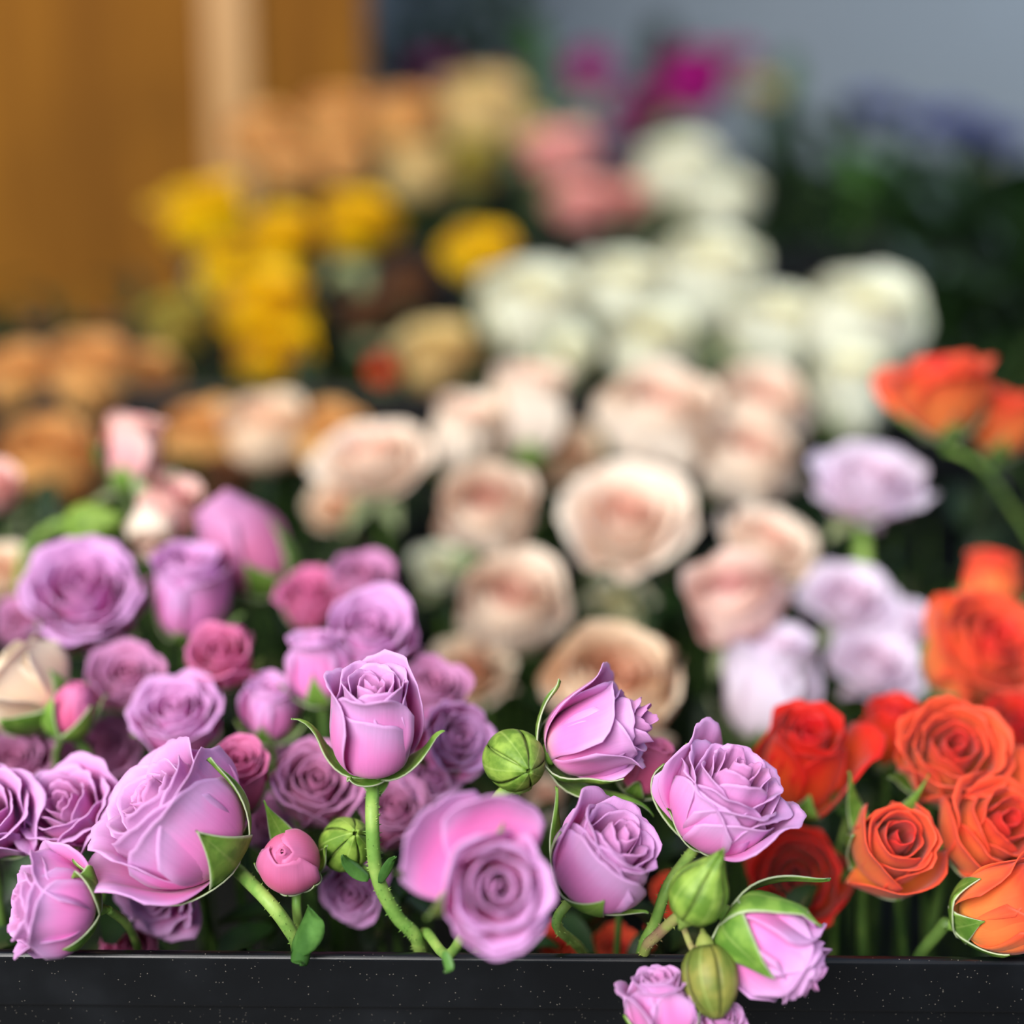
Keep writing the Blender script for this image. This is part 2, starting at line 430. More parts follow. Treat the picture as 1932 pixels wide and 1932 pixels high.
def fit_over(shape, ps, nu, gap=.014):
    """lay a sepal over the petals it would otherwise cut through"""
    A = np.vstack([p[0] for p in ps])
    th = np.arctan2(A[:, 1], A[:, 0]); r = np.hypot(A[:, 0], A[:, 1])
    nt, nz = 60, 40; z0, z1 = -.05, 1.2
    E = np.zeros((nt, nz))
    np.maximum.at(E, (((th + PI) / (2 * PI) * nt).astype(int) % nt, np.clip(((A[:, 2] - z0) / (z1 - z0) * nz).astype(int), 0, nz - 1)), r)
    E = np.maximum(E, np.maximum(np.roll(E, 1, 0), np.roll(E, -1, 0)))
    E[:, 1:-1] = np.maximum(E[:, 1:-1], np.maximum(E[:, :-2] * .97, E[:, 2:] * .97))
    V, F, uv, la = shape
    R = np.hypot(V[:, 0], V[:, 1]); T = np.arctan2(V[:, 1], V[:, 0])
    k = E[((T + PI) / (2 * PI) * nt).astype(int) % nt, np.clip(((V[:, 2] - z0) / (z1 - z0) * nz).astype(int), 0, nz - 1)] + gap
    k = np.where(V[:, 2] < -.01, 0, np.where(k < .05, 0, k))
    Q = np.maximum(R, k).reshape(-1, nu)
    for _ in range(3):
        p = np.pad(Q, 1, mode='edge'); m = sum(p[1 + i:1 + i + Q.shape[0], 1 + j:1 + j + nu] for i in (-1, 0, 1) for j in (-1, 0, 1)) / 9
        Q = np.where(Q > R.reshape(-1, nu) * 1.001, np.maximum(m, Q * .985), np.maximum(Q, m * .995))
    f = Q.ravel() / np.maximum(R, 1e-6)
    V = V.copy(); V[:, 0] *= f; V[:, 1] *= f
    return V, F, uv, la

def calyx_shape(s=1.0, n=12):
    prof = [(.032, -.22), (.036, -.17), (.062, -.13), (.082, -.085), (.085, -.05), (.11, -.02), (.10, 0.005), (.02, .02)]
    V = [(r * s * math.cos(2 * PI * j / n), r * s * math.sin(2 * PI * j / n), z * s) for r, z in prof for j in range(n)]
    F = [(i * n + j, i * n + (j + 1) % n, (i + 1) * n + (j + 1) % n, (i + 1) * n + j) for i in range(len(prof) - 1) for j in range(n)]
    F.append(tuple(range(n))[::-1])
    return np.array(V), F, np.full((len(V), 2), .5), np.zeros(len(V))

def frame(ax, spin=0.0):
    """axes with z along ax and x on the side that faces the viewer"""
    z = D(ax)
    t = D((0, 0, 1))
    x = t - z * t.dot(z)
    if x.length < 0.35: x = D((0, -1, 0)) - z * D((0, -1, 0)).dot(z)
    x.normalize()
    y = z.cross(x)
    m = Matrix((x, y, z)).transposed()
    return m @ Matrix.Rotation(math.radians(spin), 3, 'Z')

def xf(shape, M):
    V, F, uv, la = shape
    return V @ np.array(M).T, F, uv, la

STATS = {}
def size_of(ps, n_out=6):
    A = np.vstack([p[0] for p in ps])
    rad = np.sqrt(A[:, 0] ** 2 + A[:, 1] ** 2)
    return float(np.quantile(rad, .985)), float(np.quantile(A[:, 2], .99))

FLOORS = []      # (y from, y to, floor height) of every trough, filled in further down
def floor_at(p):
    best = None
    for y0, y1, z in FLOORS:
        yy = min(max(p.y, y0 + .012), y1 - .012)
        c = abs(yy - p.y) + (0.4 if z > p.z else 0)
        if best is None or c < best[0]: best = (c, yy, z)
    return best[1], best[2]

def default_stem(base, axis, s, rng):
    yy, zf = floor_at(base)
    a = -axis
    p1 = base + a * (.25 * s)
    p2 = base + a * (.55 * s) + Vector((0, 0, -.5 * s))
    p3 = Vector((p2.x + rng.uniform(-.01, .01), yy, min(p2.z - .02, zf + .06)))
    p3.y = .5 * (p2.y + yy)
    p4 = Vector((p3.x + rng.uniform(-.01, .01), yy, zf + .003))
    return [base + a * (.18 * s), p1, p2, p3, p4]

GROUPS = {}
NAMES = {}
def rose(label, cx, cy, d, w, ax, form='cup', col='lilac', seed=1, spin=0, sep='hug', stem=None, hero=True, name=None, cat='rose', group=None,
         ctr=.5, over=None, smat=None, thick=.055, hairs=0, sep_spec=None, squash=1.0, stemmat=None):
    """one rose: petals, calyx, sepals and stem under an empty at the base of the bloom"""
    rng = random.Random(seed * 7919 + 13)
    if hero and d > .53: d = .53 + (d - .53) * .74
    res = (19, 20) if hero else (11, 12)
    over = over or {}
    M = frame(ax, spin)
    key = (form, col, seed % 4) if not hero else None
    if hero:
        ps = rose_petals(form, seed, res, **over)
        R, H = size_of(ps[:FORMS[form]['n'] if 'n' not in over else over['n']])
    else:
        if key not in STATS:
            ps = rose_petals(form, seed % 4 + 11, res)
            R, H = size_of(ps)
            V, F, uv, la = merge(ps)
            me = mk_mesh('bloom', V, F, MP[col], uv, la)
            sp = sepals(rng, form, [(None, rng.choice(('hug', 'hug', 'half', 'reflex'))) for _ in range(5)], (7, 9))
            V, F, uv, la = merge([calyx_shape(n=8)] + sp)
            mc = mk_mesh('calyx', V, F, M_SEPAL, uv, la)
            STATS[key] = (R, H, me, mc)
        R, H, me, mc = STATS[key]
    s = (w / 2) * d / FPX / R
    base = P(cx, cy, d) - D(ax) * (ctr * H * s)
    root = empty(name or (col + '_rose'), base)
    tag(root, label, cat, group)
    MS = np.array(M) * s
    if hero:
        nh = 0
        for V, F, uv, la in ps:
            o = link('petal', mk_mesh('petal', V @ MS.T, F, MP[col], uv, la), root)
            md = o.modifiers.new('thickness', 'SOLIDIFY'); md.thickness = .00035; md.offset = 0
        cal = link('calyx', mk_mesh('calyx', calyx_shape()[0] @ MS.T, calyx_shape()[1], M_CALYX, calyx_shape()[2]), root)
        modes = sep_spec if sep_spec is not None else [(None, rng.choice(('hug', 'hug', 'half', 'bend') if sep == 'hug' else (sep,))) for _ in range(5)]
        for sh_, md_ in zip(sepals(rng, form, modes), modes):
            V, F, uv, la = fit_over(sh_, ps, 9) if (md_[1] == 'hug' or not isinstance(md_[1], str)) else sh_
            o = link('sepal', mk_mesh('sepal', V @ MS.T, F, smat or M_SEPAL, uv), root)
            md = o.modifiers.new('thickness', 'SOLIDIFY'); md.thickness = .0005; md.offset = 1
    else:
        for nm, mm in (('bloom', me), ('calyx', mc)):
            o = link(nm, mm, root)
            o.matrix_local = Matrix(MS.tolist()).to_4x4()
    # stem
    pts = [base - D(ax) * (.17 * s)] + [P(*q) for q in stem] if stem else default_stem(base, D(ax), s, rng)
    if stem and len(pts) < 3: pts.insert(1, pts[0].lerp(pts[1], .5))
    rr = min(thick * s, .0024)
    V, F, uv, la = tube([p - base for p in pts], [rr] * len(pts), n=10 if hero else 6, k=6 if hero else 4, hairs=hairs, rng=rng)
    link('stem', mk_mesh('stem', V, F, stemmat or (M_STEM if hero and stem else M_STEM_SHADE), uv), root)
    return root, base, s, M

def green_bud(root, base, cx, cy, d, w, ax, stem, mat=None, seed=1, tip=.22, tall=1.0):
    """an unopened bud on a side shoot: part of its rose"""
    rng = random.Random(seed)
    M = frame(ax); mat = mat or M_BUD
    R = .328
    s = (w / 2) * d / FPX / R
    b0 = P(cx, cy, d) - D(ax) * (.42 * s * tall)
    off = np.array(b0 - base)
    MS = np.array(M) * s
    body = petal(rng, L=1.0, W=1.2, betas=(88, 62, 10, -28, -56, -70), r0=.03, curl=0, ripple=0, roll=0, tr=0, nu=29, nv=14, amax=PI)
    n = 20
    prof = [(.03, -.26), (.05, -.2), (.10, -.14), (.13, -.08), (.14, -.02), (.24, .04), (.32, .16), (.35, .3), (.335, .46), (.28, .6), (.19, .72), (.09, .80), (.01, .83)]
    V = [(r * math.cos(2 * PI * j / n) * (1 + .03 * math.cos(10 * PI * j / n)), r * math.sin(2 * PI * j / n) * (1 + .03 * math.cos(10 * PI * j / n)), z * tall) for r, z in prof for j in range(n)]
    F = [(i * n + j, i * n + (j + 1) % n, (i + 1) * n + (j + 1) % n, (i + 1) * n + j) for i in range(len(prof) - 1) for j in range(n)]
    F += [tuple(range(n))[::-1]]
    ob = link('bud', mk_mesh('bud', np.array(V) @ MS.T + off, F, mat, np.full((len(V), 2), .5)), root)
    ob['label'] = 'closed green bud on a side shoot'
    # five sepals that meet along seams and close over the tip
    arc = [0.0]
    pr = [(r, z * tall) for r, z in prof[4:]]
    for q0, q1 in zip(pr[:-1], pr[1:]): arc.append(arc[-1] + math.hypot(q1[0] - q0[0], q1[1] - q0[1]))
    arc = np.array(arc) / arc[-1]
    nu, nv = 9, 18
    for k in range(5):
        u = np.linspace(-1, 1, nu)[None, :]; v = np.linspace(0, 1, nv)[:, None]
        rr = np.interp(v, arc, [q[0] for q in pr]); zz = np.interp(v, arc, [q[1] for q in pr])
        lift = 1.045 + .035 * (1 - u * u) + .012 * np.sin(9 * v + k)
        rr = np.maximum(rr, .02) * lift + .006
        th = k * 2 * PI / 5 + .3 + u * (PI / 5) * (1.0 - .12 * v) + .10 * np.sin(3 * v)
        zz = zz + tip * np.clip((v - .72) / .28, 0, 1) ** 2 * (1 - .6 * np.abs(u)) * (.75 + .5 * rng.random())
        V = np.stack([rr * np.cos(th) + .25 * tip * v ** 6, rr * np.sin(th), zz + 0 * u], -1).reshape(-1, 3) @ MS.T
        uv = np.stack([(u + 1) / 2 + 0 * v, v + 0 * u], -1).reshape(-1, 2)
        F = [(j_ * nu + i_, j_ * nu + i_ + 1, (j_ + 1) * nu + i_ + 1, (j_ + 1) * nu + i_) for j_ in range(nv - 1) for i_ in range(nu - 1)]
        o = link('sepal', mk_mesh('sepal', V + off, F, mat, uv), ob)
        md = o.modifiers.new('thickness', 'SOLIDIFY'); md.thickness = .0006; md.offset = 1
    pts = [b0 - D(ax) * (.22 * s)] + [P(*q) for q in stem]
    if len(pts) < 3: pts.insert(1, pts[0].lerp(pts[1], .5) - D(ax) * (.1 * s))
    V, F, uv, la = tube([p - base for p in pts], [min(.05 * s, .0018)] * len(pts), hairs=14, rng=rng)
    o = link('stalk', mk_mesh('stalk', V, F, M_STEMB if mat is M_BUDR else M_STEM, uv), ob)
    return ob

def leaf_part(root, base, px, py, d, length, ax, width=.5, side=(0, 0, 1), bend=30, mat=None, nm='leaf', seed=3):
    """a leaf from px, py pointing along ax; its upper face turns to side"""
    rng = random.Random(seed)
    L = length * d / FPX
    z = D(ax); y = D(side); x = (y - z * y.dot(z)).normalized(); yy = z.cross(x)
    M = np.array(Matrix((x, yy, z)).transposed())
    V, F, uv, la = petal(rng, L=1, W=width / 2, betas=(-bend, -bend * .4, 0, bend * .5, bend, bend * 1.3), r0=.0, z0=0, curl=0, flat=8, roll=0, ripple=.02, shape='leaf', nu=11, nv=22)
    V = V - V[:11].mean(0)
    V = V @ (M * L).T + np.array(P(px, py, d) - base)
    o = link(nm, mk_mesh(nm, V, F, mat or M_LEAF, uv), root)
    md = o.modifiers.new('thickness', 'SOLIDIFY'); md.thickness = .0004; md.offset = 1
    return o
# ------------------------------------------------------------------ the setting
def simple_mat(name, build):
    m, nt = new_mat(name); g = N(nt)
    b = g.new('ShaderNodeBsdfPrincipled'); build(g, nt, b)
    o = g.new('ShaderNodeOutputMaterial'); nt.links.new(b.outputs[0], o.inputs[0])
    return m

def _plastic(g, nt, b):
    tc = g.new('ShaderNodeTexCoord')
    vo = g.new('ShaderNodeTexVoronoi'); vo.inputs['Scale'].default_value = 900
    nt.links.new(tc.outputs['Object'], vo.inputs['Vector'])
    sepc = g.new('ShaderNodeSeparateXYZ'); nt.links.new(vo.outputs['Color'], sepc.inputs[0])
    near = g.math('LESS_THAN', vo.outputs['Distance'], g.math('MULTIPLY_ADD', sepc.outputs[1], 0.15, 0.03))
    some = g.math('GREATER_THAN', sepc.outputs[0], g.math('MULTIPLY_ADD', g.noise(18, 3, tc.outputs['Object']), -0.6, 1.02))
    dust = g.math('MULTIPLY', near, some)
    film = g.step(g.noise(30, 4, tc.outputs['Object']), .4, .8)
    c = g.mix(g.math('MULTIPLY', film, .25), lin((6, 8, 11)), lin((22, 27, 33)))
    c = g.mix(g.math('MULTIPLY', dust, .38), c, lin((168, 160, 146)))
    nt.links.new(c, b.inputs['Base Color'])
    g.put(b.inputs['Roughness'], g.math('MULTIPLY_ADD', film, .18, .30))
    b.inputs['Specular IOR Level'].default_value = .5
M_PLASTIC = simple_mat('black_plastic', _plastic)

def _stand(g, nt, b):
    b.inputs['Base Color'].default_value = lin((14, 14, 15)); b.inputs['Roughness'].default_value = .6
    b.inputs['Specular IOR Level'].default_value = .2
M_STAND = simple_mat('black_stand', _stand)

def _wood(g, nt, b):
    tc = g.new('ShaderNodeTexCoord'); mp = g.new('ShaderNodeMapping'); mp.inputs['Scale'].default_value = (14, 1, 1.1)
    nt.links.new(tc.outputs['Object'], mp.inputs[0])
    c = g.mix(g.step(g.noise(1.6, 6, mp.outputs[0], .6), .3, .7), lin((104, 66, 12)), lin((134, 90, 22)))
    c = g.mix(g.math('MULTIPLY', g.step(g.noise(5, 3, tc.outputs['Object']), .45, .75), .5), c, lin((86, 54, 10)))
    nt.links.new(c, b.inputs['Base Color']); b.inputs['Roughness'].default_value = .75; b.inputs['Specular IOR Level'].default_value = .15
M_WOOD = simple_mat('oiled_wood', _wood)

def _batten(g, nt, b):
    tc = g.new('ShaderNodeTexCoord'); mp = g.new('ShaderNodeMapping'); mp.inputs['Scale'].default_value = (30, 4, 1.5)
    nt.links.new(tc.outputs['Object'], mp.inputs[0])
    nt.links.new(g.mix(g.noise(2, 4, mp.outputs[0]), lin((158, 118, 62)), lin((178, 138, 80))), b.inputs['Base Color']); b.inputs['Roughness'].default_value = .5
M_BATTEN = simple_mat('pale_batten', _batten)

def _wall(g, nt, b):
    tc = g.new('ShaderNodeTexCoord')
    nt.links.new(g.mix(g.noise(1.2, 4, tc.outputs['Object']), lin((108, 110, 110)), lin((136, 144, 150))), b.inputs['Base Color']); b.inputs['Roughness'].default_value = .8
M_WALL = simple_mat('grey_plaster', _wall)

def _floor(g, nt, b):
    tc = g.new('ShaderNodeTexCoord')
    nt.links.new(g.mix(g.noise(9, 6, tc.outputs['Object']), lin((70, 68, 66)), lin((98, 96, 92))), b.inputs['Base Color']); b.inputs['Roughness'].default_value = .7
M_FLOOR = simple_mat('concrete_floor', _floor)

def struct(name, shape, mat):
    o = link(name, mk_mesh(name, shape[0], shape[1], mat, shape[2], smooth=False))
    o['kind'] = 'structure'
    return o
struct('floor', box(-2.6, 2.6, -2.2, 3.0, -.1, 0), M_FLOOR)
struct('wall_back', box(-2.6, 2.6, 2.9, 3.0, 0, 3.0), M_WALL)
WOODY = 1.75
struct('wall_left', box(-1.6, -.170, WOODY, WOODY + .03, 0, 2.5), M_WOOD)
struct('trim_1', box(-.346, -.298, WOODY - .018, WOODY + .001, 0, 2.5), M_BATTEN)

def strip(prof, x0, x1):
    """a closed profile in y, z drawn out along x"""
    n = len(prof)
    V = [(x, y, z) for x in (x0, x1) for y, z in prof]
    F = [(i, (i + 1) % n, n + (i + 1) % n, n + i) for i in range(n)] + [tuple(range(n))[::-1], tuple(range(n, 2 * n))]
    return np.array(V), F, np.zeros((2 * n, 2)), np.zeros(2 * n)

def rounded(y0, y1, z0, z1, r, k=5):
    pts = []
    for cy, cz, a0 in ((y0 + r, z0 + r, PI), (y1 - r, z0 + r, 1.5 * PI), (y1 - r, z1 - r, 0), (y0 + r, z1 - r, PI / 2)):
        for i in range(k + 1):
            a = a0 + PI / 2 * i / k
            pts.append((cy + r * math.cos(a), cz + r * math.sin(a)))
    return pts

def trough(label, x0, x1, y0, y1, z, depth=.17):
    """an open black plastic trough with a rolled rim; y0 is the face of the rim, z its top"""
    root = empty('flower_trough', (0, y0, z - depth))
    tag(root, label, 'trough', 'black troughs of the flower display')
    oy, oz = y0, z - depth
    def put(nm, sh, sm=False):
        V = sh[0] - np.array([0, oy, oz])
        o = link(nm, mk_mesh(nm, V, sh[1], M_PLASTIC, sh[2], smooth=sm), root)
        return o
    h = .0205
    for nm, a, b in (('front_rim', y0, y0 + .0042), ('back_rim', y1 - .0042, y1)):
        o = put(nm, strip(rounded(a, b, z - h, z, .0017), x0, x1))
    put('end_rim', box(x0 - .008, x0, y0, y1, z - h, z)); put('end_rim', box(x1, x1 + .008, y0, y1, z - h, z))
    t = .004
    body = merge([box(x0, x1, y0 + .003, y0 + .003 + t, z - depth, z - .008), box(x0, x1, y1 - .003 - t, y1 - .003, z - depth, z - .008),
                  box(x0, x0 + t, y0 + .005, y1 - .005, z - depth, z - .008), box(x1 - t, x1, y0 + .005, y1 - .005, z - depth, z - .008),
                  box(x0, x1, y0 + .005, y1 - .005, z - depth, z - depth + t)])
    put('body', body)
    FLOORS.append((y0 + .01, y1 - .01, z - depth + t))
    return root
rim = P(966, 1807, .500)
T1 = (rim.y, .925, rim.z); r2 = P(966, 742, .985); T2 = (r2.y, 1.31, r2.z); r3 = P(966, 462, 1.36); T3 = (r3.y, 1.70, r3.z); r4 = P(966, 315, 1.78); T4 = (r4.y, 2.15, r4.z)
trough('black plastic trough with dusty rim along the bottom of the photo', -.75, .75, *T1)
trough('black trough behind the peach roses, holding yellow and white roses', -.80, .80, *T2)
trough('black trough in the third row, holding the blurred apricot and pink roses', -.30, .80, *T3)
trough('black trough farthest back, holding magenta and blue flowers', -.14, 1.0, *T4)
stand = empty('display_stand', (0, T1[0], 0))
tag(stand, 'black stepped stand under the flower troughs', 'stand')
for (y0, y1, z), x0 in ((T1, -.82), (T2, -.82), (T3, -.31), (T4, -.17)):
    sh = box(x0, 1.02 if x0 > -.5 else .82, y0 + .02, y1 + (.02 if y1 < 1.5 else 0), 0, z - .17)
    link('step', mk_mesh('step', sh[0] - np.array([0, T1[0], 0]), sh[1], M_STAND, sh[2], smooth=False), stand)

def undergrowth(label, T, n, zf, xw, seed, mats, lsize=(.02, .04)):
    """the tangle of leaves and stems below the blooms, past counting"""
    rng = random.Random(seed); parts = []; fm = []
    for i in range(n):
        x = rng.uniform(*xw); y = rng.uniform(T[0] + .025, T[1] - .02); zt = zf(x, y)
        z = rng.uniform(T[2] - .06, zt) if rng.random() < .4 else zt - rng.uniform(0, .03)
        if i % 4 == 0:
            a = Vector((x, y, z)); q = rng.uniform(-1, 1)
            sh = tube([a, a + Vector((.012 * q, rng.uniform(-.006, .006), -.03)), Vector((x + .03 * q, min(max(y + rng.uniform(-.02, .02), T[0] + .02), T[1] - .02), T[2] - .15))], [.0013, .0015, .0016], n=6, k=4)
            k = 1
        else:
            sh = petal(rng, L=1, W=rng.uniform(.22, .32), betas=(-20, -8, 0, 15, 26, 40), r0=0, z0=0, curl=0, flat=8, roll=0, ripple=.03, shape='leaf', nu=7, nv=9)
            s = rng.uniform(*lsize)
            M = np.array((Matrix.Rotation(rng.uniform(0, 6.28), 3, 'Z') @ Matrix.Rotation(rng.uniform(.3, 1.7), 3, 'Y')))
            V = sh[0] @ (M * s).T + np.array((x, y, z))
            V[:, 1] = np.clip(V[:, 1], T[0] + .014, T[1] - .014)
            sh = (V, sh[1], sh[2], sh[3]); k = 0
        parts.append(sh); fm += [k] * len(sh[1])
    V, F, uv, la = merge(parts)
    o = link('foliage', mk_mesh('foliage', V, F, mats, uv, fmat=fm))
    return tag(o, label, 'foliage', kind='stuff')
undergrowth('dark green leaves and stems between the roses of the front trough', T1, 900, lambda x, y: T1[2] - .012 + .16 * max(0, y - T1[0] - .04), (-.42, .42), 4, [M_LEAF_SHADE, M_STEM_SHADE])
undergrowth('shaded leaves under the yellow and white roses', T2, 420, lambda x, y: T2[2] - .01 + .14 * (y - T2[0]), (-.5, .5), 5, [M_LEAF_SHADE, M_STEM_SHADE])
undergrowth('shaded leaves under the apricot and pink roses', T3, 420, lambda x, y: T3[2] - .0 + .12 * (y - T3[0]), (-.28, .6), 6, [M_LEAF_SHADE, M_STEM_SHADE])
# ------------------------------------------------------------------ lilac roses at the front
GL = 'lilac roses in the front trough'
def lil(label, *a, **k):
    k.setdefault('name', 'lilac_rose'); k.setdefault('group', GL)
    return rose(label, *a, **k)

# the large rose left of centre, leaning up and left
r, b, s, M = lil('large pink lilac rose leaning left on a thick green stem above a small leaf', 342, 1556, .500, 262, (-.62, .66, .40), 'cup', seed=21, hairs=60,
    stem=[(506, 1700, .498), (545, 1752, .50), (563, 1790, .508), (572, 1880, .53), (580, 1980, .56)], thick=.06,
    over=dict(bo=(86, 68, 26, 6, 8, 16), bm=(76, 54, 14, -4, -6, 0), L=(.80, .95, 1.06), extra=[dict(phi=-1.5, betas=(88, 76, 40, 22, 26, 50), curl=50, roll=.14, W=.5), dict(phi=.2, betas=(88, 70, 26, 4, 2, 12), curl=30, roll=.05, W=.52, L=1.0)]),
    sep_spec=[(22, (92, 82, 46, 18, 4, 0), .80, .26), (-48, (92, 84, 52, 26, 14, 20), .74, .25), (80, 'hug', .98, .12), (150, 'hug', .7, .14), (-130, 'half', .6, .14)])
leaf_part(r, b, 556, 1800, .492, 118, (.42, .88, .2), width=.62, side=(-.6, .2, .8), bend=34, seed=5)
leaf_part(r, b, 575, 1775, .494, 60, (-.1, -.6, .6), width=.7, side=(.3, .7, .7), bend=40, seed=6)

# the slim upright rose on a hairy stem
r, b, s, M = lil('slim upright pink rose bud on a long hairy stem, centre left', 704, 1366, .500, 168, (.03, .90, .42), 'goblet', seed=33, hairs=170,
    stem=[(702, 1540, .500), (711, 1650, .503), (748, 1728, .508), (790, 1780, .515), (800, 1900, .54)], thick=.075,
    over=dict(L=(.92, 1.02, 1.12), extra=[dict(phi=2.7, L=1.22, W=.46, betas=(86, 62, 12, -3, -6, -10), curl=14, roll=.05), dict(phi=-.35, L=.90, W=.56, betas=(89, 72, 20, -2, -6, -6), curl=14, roll=.02)]),
    sep_spec=[(-88, 'bend', .95, .13), (92, 'half', .78, .15), (20, 'down', .22, .2), (-30, 'spread', .35, .2), (180, 'hug', .7, .16)])
green_bud(r, b, 655, 1590, .512, 82, (.35, .5, .8), [(690, 1640, .512), (712, 1668, .505)], seed=3, tip=.12)
leaf_part(r, b, 695, 1660, .505, 75, (-.72, .66, .2), width=.42, side=(.3, .6, .7), bend=20, seed=8)
leaf_part(r, b, 716, 1665, .500, 70, (.45, .86, .2), width=.3, side=(.3, -.3, .9), bend=30, seed=9)

# the out of focus rose in front of everything
r, b, s, M = lil('blurred pink rose nearest the lens, facing out over the rim', 934, 1672, .440, 206, (.18, .20, .96), 'cup', seed=45,
    stem=[(850, 1800, .49), (800, 1760, .52), (790, 1850, .56)], thick=.06,
    over=dict(n=13, bo=(88, 72, 34, 14, 14, 24), W=(.17, .42, .54), extra=[dict(phi=3.95, L=1.12, W=.56, betas=(90, 86, 76, 60, 40, 14), curl=24, roll=.1), dict(phi=3.1, L=1.08, W=.54, betas=(90, 84, 66, 48, 30, 4), curl=10, roll=.04), dict(phi=.1, L=1.02, W=.5, betas=(90, 80, 44, 18, 10, 10), curl=30)]),
    sep_spec=[(-100, 'spread', 1.15, .15), (-70, 'half', .95, .17), (20, 'spread', .7, .16), (0, 'reflex', .6, .18), (170, 'half', .7, .16)])
leaf_part(r, b, 838, 1795, .470, 60, (.3, -.9, .3), width=.4, side=(-.6, 0, .8), bend=80, seed=11)

# the pointed rose beside the round green bud
r, b, s, M = lil('pointed lilac rose leaning right, attached beside a round green bud', 1128, 1388, .505, 176, (.86, .36, .20), 'goblet', seed=57, hairs=20,
    stem=[(1000, 1470, .506), (945, 1500, .508), (925, 1560, .515), (915, 1700, .53), (900, 1850, .56)], thick=.06,
    over=dict(n=15, L=(1.02, 1.0, .98), bo=(86, 60, 18, 4, 6, 24), curl=(6, 30, 60), roll=(0, .06, .13), extra=[dict(phi=-1.9, L=1.05, betas=(86, 64, 26, 12, 14, 30), curl=40, roll=.12)]),
    sep_spec=[(-75, 'half', .78, .2), (75, 'hug', .8, .20), (105, 'bend', 1.2, .15), (-140, 'hug', .8, .15), (180, 'hug', .7, .15)], smat=M_SEPAL)
green_bud(r, b, 974, 1437, .500, 96, (.35, -.1, .93), [(1000, 1478, .506), (955, 1496, .508)], seed=6, tip=.06)
leaf_part(r, b, 930, 1535, .508, 72, (.5, .8, .1), width=.36, side=(0, -.3, .9), bend=14, mat=M_LEAF, seed=12)

# the rose showing its spiral heart at the upper right
r, b, s, M = lil('lilac rose with one broad pink outer petal and a spiral heart', 1140, 1624, .490, 190, (.50, .72, .44), 'cup', seed=64, hairs=30,
    stem=[(1050, 1745, .50), (1100, 1800, .53), (1120, 1900, .56)], thick=.05,
    over=dict(n=15, L=(.88, .96, 1.02), bo=(87, 66, 26, 4, 4, 10), extra=[dict(phi=-.15, L=1.02, W=.66, betas=(90, 76, 36, 6, -2, -4), curl=24, roll=.03), dict(phi=-2.0, L=1.08, betas=(88, 64, 24, 8, 8, 20), curl=44, roll=.12)]),
    sep_spec=[(15, (92, 84, 48, 18, 0, -4), .66, .26), (-70, (92, 82, 40, 12, 4, 6), .82, .2), (-120, 'half', 1.0, .13), (75, 'half', .7, .12), (160, 'hug', .6, .15)])
# large open rose at right of centre
r, b, s, M = lil('large ruffled lilac rose right of centre, above a pointed green bud', 1364, 1512, .500, 214, (.36, .80, .44), 'cup', seed=71, hairs=80,
    stem=[(1262, 1668, .502), (1236, 1740, .505), (1212, 1792, .51), (1195, 1900, .54)], thick=.055,
    over=dict(n=20, L=(.98, 1.02, 1.0), bo=(88, 68, 28, 8, 12, 30), bm=(78, 56, 16, 0, 0, 12), curl=(14, 40, 70), roll=(0, .07, .16), rip=.02,
              extra=[dict(phi=-2.2, L=1.25, W=.4, betas=(87, 66, 24, 6, 2, 6), curl=40, roll=.16), dict(phi=1.35, L=1.08, W=.46, betas=(88, 70, 34, 20, 22, 30), curl=50, roll=.14), dict(phi=-.5, L=.98, W=.54, betas=(89, 76, 36, 6, -2, -2), curl=24), dict(phi=.55, L=.92, W=.5, betas=(89, 78, 42, 14, 6, 6), curl=28)]),
    sep_spec=[(70, 'hug', .62, .17), (-70, 'half', .55, .2), (-95, 'hug', .8, .13), (-120, 'hug', 1.0, .2), (170, 'hug', .8, .16)])
# the rose hanging down over the rim, with two green buds of the same spray
r, b, s, M = lil('lilac rose hanging down over the black rim between two green buds', 1458, 1788, .480, 184, (.80, -.54, .22), 'goblet', seed=83, hairs=90,
    stem=[(1325, 1700, .480), (1285, 1725, .485), (1240, 1765, .495), (1216, 1797, .503), (1200, 1900, .54)], thick=.055, stemmat=M_STEMB,
    over=dict(n=17, L=(1.0, 1.0, .98), bo=(86, 64, 20, 0, 2, 20), curl=(10, 40, 70), roll=(0, .06, .14), rip=.022),
    sep_spec=[(-70, 'hug', .98, .26), (22, 'hug', .84, .26), (-115, 'half', 1.1, .18), (88, 'half', 1.15, .12), (150, 'hug', .8, .15)])
green_bud(r, b, 1322, 1678, .474, 92, (.38, .88, .3), [(1300, 1722, .480), (1278, 1732, .486)], seed=7, tip=.30, tall=1.0)
green_bud(r, b, 1342, 1856, .474, 88, (.12, -.92, .38), [(1310, 1795, .478), (1288, 1745, .486)], mat=M_BUDR, seed=9, tip=.0, tall=1.12)
# cut off by the bottom of the picture
lil('lilac rose below the rim, cut off by the bottom of the photo', 1248, 1900, .476, 124, (-.10, .98, .14), 'goblet', seed=91,
    stem=[(1250, 2010, .482), (1262, 1960, .488), (1250, 1850, .52), (1240, 1900, .55)],
    over=dict(L=(.9, 1.0, 1.0), curl=(10, 44, 80), roll=(0, .07, .16), extra=[dict(phi=-1.4, L=1.05, betas=(86, 62, 18, 6, 14, 40), curl=70, roll=.16)]))
lil('small lilac rose under the bronze bud at the bottom edge', 1358, 1938, .478, 100, (.08, .86, .5), 'cup', seed=96, stem=[(1345, 2010, .484), (1335, 1960, .489), (1330, 1850, .52), (1330, 1900, .55)])
